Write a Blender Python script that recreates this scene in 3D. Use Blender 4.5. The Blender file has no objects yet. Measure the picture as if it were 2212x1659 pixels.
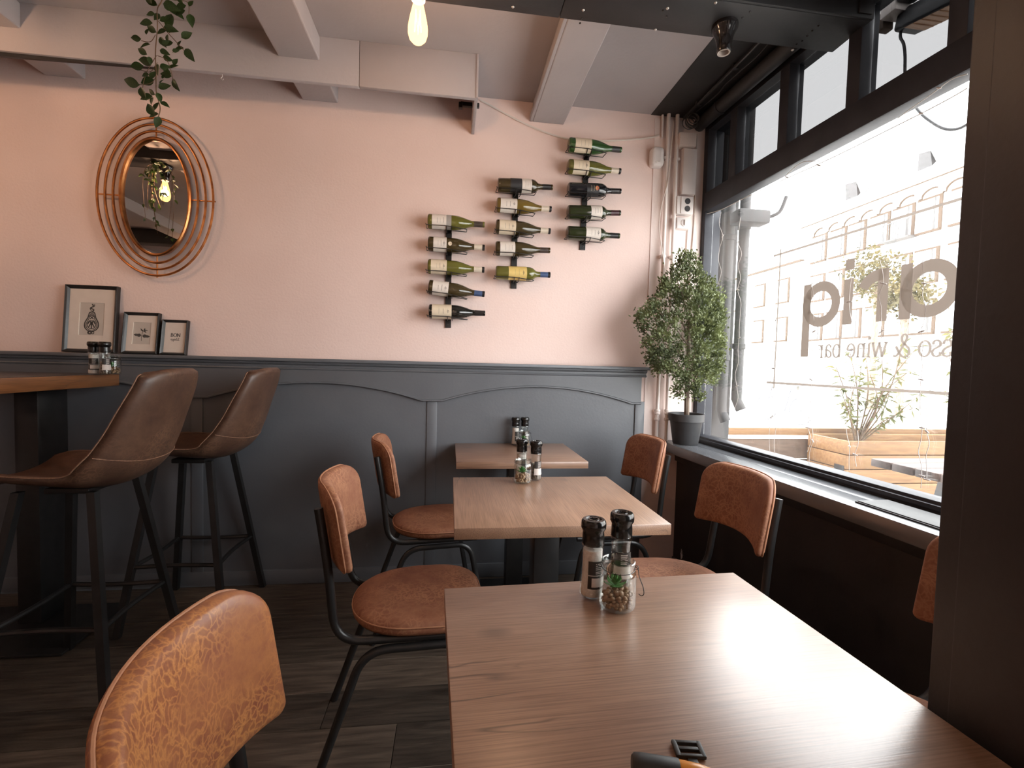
import bpy, bmesh, math, random
from mathutils import Vector, Matrix
random.seed(7)
R = math.radians
sc = bpy.context.scene
COL = sc.collection

# ------------------------------------------------------------------ camera
F, CX, CY = 1009.58, 1106.0, 829.5
YAW, PITCH, ROLL, EYE = R(7.605), R(-2.494), R(1.48), 1.2
fwd = Vector((math.sin(YAW)*math.cos(PITCH), math.cos(YAW)*math.cos(PITCH), math.sin(PITCH)))
rgt = Vector((math.cos(YAW), -math.sin(YAW), 0)); upv = rgt.cross(fwd)
r2 = rgt*math.cos(ROLL)+upv*math.sin(ROLL); u2 = -rgt*math.sin(ROLL)+upv*math.cos(ROLL)
CAMP = Vector((0, 0, EYE))
cam = bpy.data.cameras.new('camera'); camo = bpy.data.objects.new('camera', cam); COL.objects.link(camo)
cam.sensor_fit = 'HORIZONTAL'; cam.sensor_width = 36; cam.lens = F/2212*36; cam.clip_start = .02; cam.clip_end = 300
camo.matrix_world = Matrix(((r2.x, u2.x, -fwd.x, 0), (r2.y, u2.y, -fwd.y, 0), (r2.z, u2.z, -fwd.z, EYE), (0, 0, 0, 1)))
sc.camera = camo

# ------------------------------------------------------------------ world, exposure
SKY = 5.0
w = bpy.data.worlds.new('sky'); sc.world = w; w.use_nodes = True
w.node_tree.nodes['Background'].inputs[0].default_value = (.965, .98, 1, 1)
w.node_tree.nodes['Background'].inputs[1].default_value = SKY
vs = sc.view_settings
vs.view_transform = 'Standard'; vs.look = 'None'; vs.gamma = 1; vs.use_curve_mapping = False; vs.exposure = 1.3
cy = sc.cycles
cy.use_denoising = True; cy.use_adaptive_sampling = True; cy.adaptive_threshold = .02; cy.max_bounces = 9; cy.diffuse_bounces = 5; cy.glossy_bounces = 4; cy.transmission_bounces = 8
cy.transparent_max_bounces = 16; cy.sample_clamp_indirect = 6; cy.caustics_reflective = False; cy.caustics_refractive = False

# ------------------------------------------------------------------ pixel helpers (a pixel gives a direction, a plane gives the depth)
def ray(px, py): return r2*((px-CX)/F) - u2*((py-CY)/F) + fwd
def aty(px, py, y): r = ray(px, py); return CAMP + r*(y/r.y)
def atz(px, py, z): r = ray(px, py); return CAMP + r*((z-EYE)/r.z)
def atx(px, py, x): r = ray(px, py); return CAMP + r*(x/r.x)
WA = math.atan(.045)      # the window front stands a little askew to the back wall
WX, D = 1.43, 2.59
wt = Vector((math.sin(WA), -math.cos(WA), 0)); wn = Vector((math.cos(WA), math.sin(WA), 0))
def WP(p): s, n, z = p; return Vector((WX, D, 0)) + wt*s + wn*n + Vector((0, 0, z))
def atw(px, py, n=.05):   # on the window plane, as (s, z)
    r = ray(px, py); o = Vector((WX, D, 0))+wn*n
    t = (o-CAMP).dot(wn)/r.dot(wn); q = CAMP+r*t
    return ((q-Vector((WX, D, 0))).dot(wt), q.z)

# ------------------------------------------------------------------ materials
def new_mat(name):
    m = bpy.data.materials.new(name); m.use_nodes = True
    nt = m.node_tree; return m, nt, nt.nodes['Principled BSDF']
def c4(c): return (c[0], c[1], c[2], 1)
def pm(name, col, rough=.5, metal=0, col2=None, nscale=8, stretch=(1, 1, 1), detail=5, lo=.35, hi=.65, bump=0, bscale=None, spec=.5, coat=0, rnd=0, dist=0):
    m, nt, b = new_mat(name); N = nt.nodes; L = nt.links
    b.inputs['Base Color'].default_value = c4(col); b.inputs['Roughness'].default_value = rough
    b.inputs['Metallic'].default_value = metal; b.inputs['Specular IOR Level'].default_value = spec
    b.inputs['Coat Weight'].default_value = coat
    if col2 or bump:
        tc = N.new('ShaderNodeTexCoord'); mp = N.new('ShaderNodeMapping'); mp.inputs['Scale'].default_value = stretch
        L.new(tc.outputs['Object'], mp.inputs['Vector'])
        src = mp.outputs['Vector']
        if rnd:
            oi = N.new('ShaderNodeObjectInfo'); ad = N.new('ShaderNodeVectorMath'); ad.operation = 'ADD'
            sc_ = N.new('ShaderNodeVectorMath'); sc_.operation = 'SCALE'; sc_.inputs['Scale'].default_value = 1
            L.new(oi.outputs['Location'], sc_.inputs[0]); L.new(src, ad.inputs[0]); L.new(sc_.outputs[0], ad.inputs[1]); src = ad.outputs[0]
        nz = N.new('ShaderNodeTexNoise'); nz.inputs['Scale'].default_value = nscale; nz.inputs['Detail'].default_value = detail
        nz.inputs['Distortion'].default_value = dist
        L.new(src, nz.inputs['Vector'])
    if col2:
        cr = N.new('ShaderNodeValToRGB'); cr.color_ramp.elements[0].position = lo; cr.color_ramp.elements[1].position = hi
        cr.color_ramp.elements[0].color = c4(col); cr.color_ramp.elements[1].color = c4(col2)
        L.new(nz.outputs['Fac'], cr.inputs['Fac'])
        out = cr.outputs['Color']
        if rnd:
            mx = N.new('ShaderNodeMix'); mx.data_type = 'RGBA'; mx.blend_type = 'MULTIPLY'; mx.inputs['Factor'].default_value = 1
            mr = N.new('ShaderNodeMapRange'); mr.inputs['To Min'].default_value = 1-rnd; mr.inputs['To Max'].default_value = 1+rnd
            L.new(oi.outputs['Random'], mr.inputs['Value'])
            L.new(out, mx.inputs['A']); L.new(mr.outputs['Result'], mx.inputs['B']); out = mx.outputs['Result']
        L.new(out, b.inputs['Base Color'])
    if bump:
        nb = nz
        if bscale:
            nb = N.new('ShaderNodeTexNoise'); nb.inputs['Scale'].default_value = bscale; nb.inputs['Detail'].default_value = 4
            L.new(src, nb.inputs['Vector'])
        bp = N.new('ShaderNodeBump'); bp.inputs['Strength'].default_value = bump; bp.inputs['Distance'].default_value = .01
        L.new(nb.outputs['Fac'], bp.inputs['Height']); L.new(bp.outputs['Normal'], b.inputs['Normal'])
    return m

def wood_mat(name, base, light, dark, rough, axis):
    """laminate oak: fine grain along one axis, long dark cracks and a few knots"""
    m, nt, b = new_mat(name); N = nt.nodes; L = nt.links
    tc = N.new('ShaderNodeTexCoord'); mp = N.new('ShaderNodeMapping')
    if axis == 'y': mp.inputs['Rotation'].default_value = (0, 0, R(90))
    L.new(tc.outputs['Object'], mp.inputs['Vector'])
    def noise(scale, st, detail=6, dist=0.0):
        q = N.new('ShaderNodeMapping'); q.inputs['Scale'].default_value = st; L.new(mp.outputs[0], q.inputs['Vector'])
        n = N.new('ShaderNodeTexNoise'); n.inputs['Scale'].default_value = scale; n.inputs['Detail'].default_value = detail
        n.inputs['Distortion'].default_value = dist; L.new(q.outputs[0], n.inputs['Vector']); return n.outputs['Fac']
    def ramp(fac, stops):
        r = N.new('ShaderNodeValToRGB'); e = r.color_ramp.elements
        e[0].position, e[0].color = stops[0][0], c4(stops[0][1]); e[1].position, e[1].color = stops[-1][0], c4(stops[-1][1])
        for p, c in stops[1:-1]: x = e.new(p); x.color = c4(c)
        L.new(fac, r.inputs['Fac']); return r.outputs['Color']
    def mixc(a, bb, blend, fac):
        x = N.new('ShaderNodeMix'); x.data_type = 'RGBA'; x.blend_type = blend
        if isinstance(fac, float): x.inputs['Factor'].default_value = fac
        else: L.new(fac, x.inputs['Factor'])
        L.new(a, x.inputs['A']); L.new(bb, x.inputs['B']); return x.outputs['Result']
    broad = ramp(noise(5, (.8, 3, 3), 4, .6), [(.3, base), (.7, light)])
    fine = ramp(noise(60, (.12, 6, 6), 3), [(.32, (.50, .47, .45)), (.60, (1, 1, 1))])
    col = mixc(broad, fine, 'MULTIPLY', .75)
    crack = noise(3.2, (.55, 2.6, 2.6), 2, 1.1)
    band = ramp(crack, [(.487, (0, 0, 0)), (.5, (1, 1, 1)), (.513, (0, 0, 0))])
    gate = ramp(noise(2.3, (1, 1.3, 1), 2), [(.5, (0, 0, 0)), (.62, (1, 1, 1))])
    k = mixc(band, gate, 'MULTIPLY', 1.0)
    dk = N.new('ShaderNodeRGB'); dk.outputs[0].default_value = c4(dark)
    col = mixc(col, dk.outputs[0], 'MIX', k)
    vo = N.new('ShaderNodeTexVoronoi'); vo.inputs['Scale'].default_value = 4.4
    q = N.new('ShaderNodeMapping'); q.inputs['Scale'].default_value = (.7, 1.2, .05); L.new(mp.outputs[0], q.inputs['Vector']); L.new(q.outputs[0], vo.inputs['Vector'])
    kn = ramp(vo.outputs['Distance'], [(.0, (.75, .75, .75)), (.06, (.5, .5, .5)), (.12, (0, 0, 0))])
    col = mixc(col, dk.outputs[0], 'MIX', kn)
    L.new(col, b.inputs['Base Color']); b.inputs['Roughness'].default_value = rough; b.inputs['Specular IOR Level'].default_value = .8; b.inputs['Coat Weight'].default_value = .45; b.inputs['Coat Roughness'].default_value = .36
    bp = N.new('ShaderNodeBump'); bp.inputs['Strength'].default_value = .05; bp.inputs['Distance'].default_value = .003
    L.new(noise(60, (.12, 6, 6), 3), bp.inputs['Height']); L.new(bp.outputs[0], b.inputs['Normal'])
    return m

def leather_mat(name, base, light, rough, crack=.5, scale=14):
    m, nt, b = new_mat(name); N = nt.nodes; L = nt.links
    tc = N.new('ShaderNodeTexCoord')
    n1 = N.new('ShaderNodeTexNoise'); n1.inputs['Scale'].default_value = scale; n1.inputs['Detail'].default_value = 8; n1.inputs['Roughness'].default_value = .72
    n2 = N.new('ShaderNodeTexNoise'); n2.inputs['Scale'].default_value = 5; n2.inputs['Detail'].default_value = 3
    dn = N.new('ShaderNodeTexNoise'); dn.inputs['Scale'].default_value = 22; dn.inputs['Detail'].default_value = 6
    L.new(tc.outputs['Object'], dn.inputs['Vector'])
    dm = N.new('ShaderNodeVectorMath'); dm.operation = 'MULTIPLY_ADD'; dm.inputs[1].default_value = (.07, .07, .07); L.new(dn.outputs['Color'], dm.inputs[0]); L.new(tc.outputs['Object'], dm.inputs[2])
    n3 = N.new('ShaderNodeTexVoronoi'); n3.feature = 'DISTANCE_TO_EDGE'; n3.inputs['Scale'].default_value = scale*4.2
    L.new(dm.outputs[0], n3.inputs['Vector'])
    for n in (n1, n2): L.new(tc.outputs['Object'], n.inputs['Vector'])
    def ramp(fac, s):
        r = N.new('ShaderNodeValToRGB'); e = r.color_ramp.elements
        e[0].position, e[0].color = s[0][0], c4(s[0][1]); e[1].position, e[1].color = s[-1][0], c4(s[-1][1])
        for p, c in s[1:-1]: x = e.new(p); x.color = c4(c)
        L.new(fac, r.inputs['Fac']); return r.outputs['Color']
    a = ramp(n1.outputs['Fac'], [(.38, base), (.68, [x*.6+y*.4 for x, y in zip(base, light)])])
    vein = ramp(n3.outputs['Distance'], [(.0, (1, 1, 1)), (.05, (.6, .6, .6)), (.17, (0, 0, 0))])
    gate = ramp(n2.outputs['Fac'], [(.40, (0, 0, 0)), (.60, (crack, crack, crack))])
    mm = N.new('ShaderNodeMix'); mm.data_type = 'RGBA'; mm.blend_type = 'MULTIPLY'; mm.inputs['Factor'].default_value = 1
    L.new(vein, mm.inputs['A']); L.new(gate, mm.inputs['B'])
    mx = N.new('ShaderNodeMix'); mx.data_type = 'RGBA'; L.new(mm.outputs['Result'], mx.inputs['Factor']); L.new(a, mx.inputs['A']); mx.inputs['B'].default_value = c4(light)
    L.new(mx.outputs['Result'], b.inputs['Base Color']); b.inputs['Roughness'].default_value = rough
    bp = N.new('ShaderNodeBump'); bp.inputs['Strength'].default_value = .12; bp.inputs['Distance'].default_value = .004
    L.new(n1.outputs['Fac'], bp.inputs['Height']); L.new(bp.outputs[0], b.inputs['Normal'])
    return m

def pane_mat(name, tint, gloss=.06, haze=0.0, hazecol=(.9, .9, .9), rough=0.0):
    m, nt, b = new_mat(name); N = nt.nodes; L = nt.links; N.remove(b)
    o = N['Material Output']; tr = N.new('ShaderNodeBsdfTransparent'); tr.inputs[0].default_value = c4(tint)
    gl = N.new('ShaderNodeBsdfGlossy'); gl.inputs['Roughness'].default_value = rough; gl.inputs[0].default_value = (1, 1, 1, 1)
    mx = N.new('ShaderNodeMixShader'); mx.inputs[0].default_value = gloss; L.new(tr.outputs[0], mx.inputs[1]); L.new(gl.outputs[0], mx.inputs[2])
    out = mx.outputs[0]
    if haze:
        tl = N.new('ShaderNodeBsdfTranslucent'); tl.inputs[0].default_value = c4(hazecol)
        m2 = N.new('ShaderNodeMixShader'); m2.inputs[0].default_value = haze; L.new(out, m2.inputs[1]); L.new(tl.outputs[0], m2.inputs[2]); out = m2.outputs[0]
    L.new(out, o.inputs['Surface']); return m

def thin_glass(name, tint=(.93, .95, .94)):
    m, nt, b = new_mat(name); N = nt.nodes; L = nt.links; N.remove(b)
    o = N['Material Output']; tr = N.new('ShaderNodeBsdfTransparent'); tr.inputs[0].default_value = c4(tint)
    gl = N.new('ShaderNodeBsdfGlossy'); gl.inputs['Roughness'].default_value = .03
    fr = N.new('ShaderNodeLayerWeight'); fr.inputs['Blend'].default_value = .35
    mr = N.new('ShaderNodeMapRange'); mr.inputs['To Min'].default_value = .04; mr.inputs['To Max'].default_value = .55
    L.new(fr.outputs['Facing'], mr.inputs['Value'])
    mx = N.new('ShaderNodeMixShader'); L.new(mr.outputs[0], mx.inputs[0]); L.new(tr.outputs[0], mx.inputs[1]); L.new(gl.outputs[0], mx.inputs[2])
    L.new(mx.outputs[0], o.inputs['Surface']); return m

def film_mat(name, col, back):
    m, nt, b = new_mat(name); N = nt.nodes; L = nt.links; N.remove(b)
    o = N['Material Output']; d = N.new('ShaderNodeBsdfDiffuse'); d.inputs[0].default_value = c4(col)
    t = N.new('ShaderNodeBsdfTranslucent'); t.inputs[0].default_value = c4(back)
    a = N.new('ShaderNodeAddShader'); L.new(d.outputs[0], a.inputs[0]); L.new(t.outputs[0], a.inputs[1]); L.new(a.outputs[0], o.inputs['Surface']); return m

def leaf_mat(name, c1, c2, trans=.35, rough=.45, scale=6):
    m, nt, b = new_mat(name); N = nt.nodes; L = nt.links
    tc = N.new('ShaderNodeTexCoord'); n = N.new('ShaderNodeTexNoise'); n.inputs['Scale'].default_value = scale; n.inputs['Detail'].default_value = 3
    L.new(tc.outputs['Object'], n.inputs['Vector'])
    r = N.new('ShaderNodeValToRGB'); r.color_ramp.elements[0].position = .35; r.color_ramp.elements[1].position = .65
    r.color_ramp.elements[0].color = c4(c1); r.color_ramp.elements[1].color = c4(c2); L.new(n.outputs['Fac'], r.inputs['Fac'])
    L.new(r.outputs['Color'], b.inputs['Base Color']); b.inputs['Roughness'].default_value = rough
    t = N.new('ShaderNodeBsdfTranslucent'); L.new(r.outputs['Color'], t.inputs[0])
    mx = N.new('ShaderNodeMixShader'); mx.inputs[0].default_value = trans
    L.new(b.outputs[0], mx.inputs[1]); L.new(t.outputs[0], mx.inputs[2]); L.new(mx.outputs[0], N['Material Output'].inputs['Surface']); return m

def bulb_mat(name, col, strength):
    m, nt, b = new_mat(name); N = nt.nodes; L = nt.links; N.remove(b)
    e = N.new('ShaderNodeEmission'); e.inputs[0].default_value = c4(col); e.inputs[1].default_value = strength
    t = N.new('ShaderNodeBsdfTransparent'); mx = N.new('ShaderNodeMixShader'); mx.inputs[0].default_value = .5
    L.new(t.outputs[0], mx.inputs[1]); L.new(e.outputs[0], mx.inputs[2]); L.new(mx.outputs[0], N['Material Output'].inputs['Surface']); return m

M = {}
M['pink'] = pm('pink_paint', (.775, .60, .545), .75, col2=(.80, .63, .575), nscale=3, detail=6, bump=.12, bscale=90)
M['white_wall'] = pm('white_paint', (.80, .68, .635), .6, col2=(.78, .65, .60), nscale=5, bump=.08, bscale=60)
M['wains'] = pm('blue_grey_paint', (.100, .107, .119), .42, col2=(.112, .119, .131), nscale=4, bump=.05, bscale=70)
M['ceil'] = pm('grey_ceiling_paint', (.40, .36, .36), .8, col2=(.425, .385, .385), nscale=3, bump=.1, bscale=60)
M['black'] = pm('black_paint', (.016, .0155, .0165), .5, col2=(.022, .021, .022), nscale=6, bump=.06, bscale=50)
M['navy'] = pm('dark_window_paint', (.028, .029, .036), .5, spec=.25, col2=(.038, .039, .046), nscale=9, bump=.06, bscale=40)
M['sill'] = pm('grey_sill_paint', (.090, .094, .102), .24, spec=.8, col2=(.12, .125, .135), nscale=7, stretch=(1, .3, 1), bump=.08, bscale=30)
M['undersill'] = pm('dark_brown_paint', (.021, .018, .018), .55, col2=(.028, .024, .024), nscale=5, bump=.06, bscale=50)
M['post'] = pm('dark_brown_post_paint', (.020, .0165, .0175), .45, col2=(.026, .0215, .0225), nscale=5, bump=.05, bscale=60)
M['plank'] = pm('floor_plank_wood', (.038, .028, .021), .48, col2=(.105, .080, .060), nscale=7, stretch=(.8, 7, 7), detail=7, lo=.3, hi=.7, bump=.25, bscale=14, rnd=.35, dist=.4)
M['gap'] = pm('dark_floor_gap', (.010, .008, .006), .9)
M['grit'] = pm('pale_joint_grit', (.30, .26, .21), .9)
M['top_x'] = wood_mat('oak_laminate', (.255, .140, .088), (.345, .205, .135), (.06, .035, .025), .33, 'x')
M['top_y'] = wood_mat('oak_laminate_lengthwise', (.285, .160, .098), (.385, .230, .148), (.08, .05, .04), .36, 'y')
M['bar_top'] = wood_mat('dark_oak_bar', (.20, .080, .030), (.34, .140, .052), (.06, .03, .015), .28, 'y')
M['bar_face'] = pm('dark_bar_surface', (.060, .045, .036), .22, col2=(.09, .065, .05), nscale=12, stretch=(6, .5, 1))
M['metal'] = pm('black_metal', (.012, .012, .012), .34, col2=(.018, .017, .017), nscale=20)
M['leather'] = leather_mat('cognac_leather', (.225, .075, .040), (.54, .235, .075), .36, .8, 16)
M['suede'] = leather_mat('cognac_suede', (.205, .074, .038), (.46, .225, .12), .60, .7, 13)
M['stool'] = leather_mat('brown_stool_leather', (.058, .028, .019), (.19, .10, .058), .42, .6, 13)
M['seam'] = pm('leather_seam', (.34, .15, .08), .6, col2=(.40, .19, .10), nscale=60)
M['stool_seam'] = pm('stool_stitching', (.25, .13, .08), .7, col2=(.15, .08, .05), nscale=200)
M['copper'] = pm('aged_copper', (.62, .27, .095), .30, 1, col2=(.40, .16, .06), nscale=22, lo=.4, hi=.6)
M['mirror'] = pm('mirror_glass', (.62, .60, .58), .01, 1)
M['frame'] = pm('black_picture_frame', (.017, .016, .016), .32, col2=(.026, .025, .024), nscale=15)
M['paper'] = pm('cream_mount', (.62, .545, .485), .8, col2=(.65, .575, .51), nscale=20)
M['print'] = pm('grey_print', (.47, .42, .375), .8, col2=(.50, .45, .40), nscale=14)
M['ink'] = pm('dark_ink', (.035, .033, .032), .8, col2=(.08, .075, .07), nscale=60)
M['pframe'] = pm('bevel_edge_paper', (.74, .68, .60), .8)
M['cap'] = pm('black_plastic', (.008, .008, .008), .16, col2=(.012, .012, .012), nscale=10)
M['glass'] = thin_glass('clear_glass')
M['salt'] = pm('salt_grains', (.80, .74, .70), .9, col2=(.70, .63, .59), nscale=160, bump=.3)
M['pepper'] = pm('pepper_grains', (.045, .032, .024), .85, col2=(.26, .20, .15), nscale=150, lo=.45, hi=.6, bump=.4)
M['blabel'] = pm('black_label', (.022, .018, .016), .5, col2=(.03, .025, .022), nscale=40)
M['wlabel'] = pm('pale_label_print', (.62, .56, .52), .7, col2=(.52, .47, .44), nscale=80)
M['pebble'] = pm('brown_pebbles', (.23, .135, .075), .6, col2=(.40, .27, .165), nscale=45)
M['succ'] = leaf_mat('succulent_green', (.035, .19, .035), (.10, .33, .08), .3, .4, 40)
M['wire'] = pm('dark_wire', (.012, .012, .014), .4)
M['pot'] = pm('grey_plastic_pot', (.032, .032, .034), .55, col2=(.042, .042, .044), nscale=12)
M['soil'] = pm('potting_soil', (.03, .02, .013), .95, col2=(.06, .04, .03), nscale=60, bump=.5)
M['bark'] = pm('bark', (.12, .085, .062), .85, col2=(.22, .165, .125), nscale=30, stretch=(1, 1, .3), bump=.4)
M['box_leaf'] = leaf_mat('box_tree_leaf', (.060, .078, .030), (.185, .215, .085), .25, .5, 9)
M['vine_leaf'] = leaf_mat('vine_leaf', (.014, .032, .009), (.045, .085, .020), .2, .4, 25)
M['vine_stem'] = pm('vine_stem', (.10, .055, .028), .7, col2=(.16, .09, .04), nscale=40)
M['pipe'] = pm('white_pipe_paint', (.76, .68, .65), .42, col2=(.70, .62, .58), nscale=9)
M['plastic'] = pm('white_plastic', (.74, .69, .67), .35, col2=(.70, .65, .63), nscale=6)
M['dark_hole'] = pm('dark_socket_well', (.045, .045, .05), .5, col2=(.06, .06, .065), nscale=20)
M['ivory_cable'] = pm('ivory_cable', (.70, .62, .56), .5)
M['led'] = pm('led_window', (.9, .85, .8), .2)
M['fairy'] = pm('clear_fairy_light_wire', (.62, .58, .55), .35, col2=(.55, .50, .47), nscale=30)
M['pane'] = pane_mat('window_pane', (.97, .975, .97), .05, .008)
M['tpane'] = pane_mat('sky_dimming_transom_pane', (.245, .244, .243), .04, .0)  # tint put in to dim the over-bright sky, not a glass colour
M['film'] = film_mat('taupe_window_film', (.22, .19, .165), (.062, .052, .045))
M['film2'] = film_mat('grey_window_film', (.22, .20, .18), (.095, .083, .074))
M['bulb'] = bulb_mat('glowing_bulb_glass', (1, .50, .16), 2.4)
M['filament'] = bulb_mat('bulb_filament', (1, .68, .34), 25)
M['socket'] = pm('black_porcelain', (.012, .010, .010), .12)
M['socket_in'] = pm('socket_throat', (.42, .36, .32), .5)
M['screw'] = pm('steel_screw', (.55, .53, .50), .35, .8)
M['planter'] = pm('planter_pine', (.135, .062, .018), .65, col2=(.19, .098, .032), nscale=9, stretch=(.7, 6, 6), rnd=.15, bump=.15)
M['weathered'] = pm('weathered_board', (.062, .037, .023), .75, col2=(.092, .057, .036), nscale=8, stretch=(.7, 5, 5), rnd=.12)
M['picnic'] = pm('picnic_table_wood', (.060, .034, .026), .55, col2=(.095, .056, .042), nscale=9, stretch=(.6, 6, 6), rnd=.1)
M['stone'] = pm('pale_facade_stone', (.74, .71, .66), .85, col2=(.80, .78, .74), nscale=.8)
M['brownrev'] = pm('brown_window_reveal', (.055, .033, .018), .8)
M['fpane'] = pm('far_window_glass', (.50, .52, .54), .08, spec=.8)
M['slate'] = pm('roof_slate', (.06, .058, .058), .7, col2=(.09, .085, .08), nscale=3)
M['roof'] = pm('pale_roof', (.62, .60, .58), .7, col2=(.70, .68, .66), nscale=1)
M['street'] = pm('street_paving', (.66, .64, .61), .85, col2=(.72, .70, .67), nscale=1.2)
M['out_leaf'] = leaf_mat('shrub_leaf', (.050, .060, .012), (.125, .115, .028), .40, .5, 5)
M['tree_leaf'] = leaf_mat('street_tree_leaf', (.040, .036, .010), (.10, .075, .020), .3, .6, 1.5)
M['stem'] = pm('shrub_stem', (.10, .06, .03), .8)
M['heater'] = pm('heater_housing', (.030, .030, .034), .45, col2=(.045, .045, .05), nscale=8)
M['heat_tube'] = pm('heater_grille', (.50, .28, .16), .4, .2)
M['pier'] = pm('grey_pier_render', (.042, .040, .040), .8, col2=(.058, .055, .055), nscale=4)
M['bike'] = pm('bicycle_paint', (.10, .10, .11), .5)
M['orange'] = pm('orange_lacquer', (.62, .24, .035), .28, col2=(.70, .30, .05), nscale=20)
M['rubber'] = pm('black_rubber', (.018, .018, .018), .55, col2=(.03, .03, .03), nscale=60)
GLASSES = dict(olive=(.10, .095, .018), green=(.025, .070, .018), dark=(.012, .012, .010), brown=(.045, .032, .012), black=(.008, .008, .010), dkgreen=(.022, .028, .010), amber=(.13, .085, .018))
for k, v in GLASSES.items():
    M['bt_'+k] = pm('bottle_glass_'+k, v, .07, spec=.6, col2=[x*1.25 for x in v], nscale=5, coat=.3)
for k, v in dict(cream=(.66, .56, .42), white=(.68, .62, .56), grey=(.30, .28, .26), yellow=(.66, .48, .16), black=(.02, .02, .022)).items():
    M['lb_'+k] = pm('bottle_label_'+k, v, .6, col2=[min(1, x*1.06) for x in v], nscale=40)
for k, v in dict(blue=(.055, .09, .19), brown=(.05, .035, .028), cream=(.60, .52, .42), black=(.014, .013, .013), wine=(.05, .015, .022)).items():
    M['cp_'+k] = pm('capsule_'+k, v, .38, col2=[x*1.15 for x in v], nscale=30)

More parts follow.
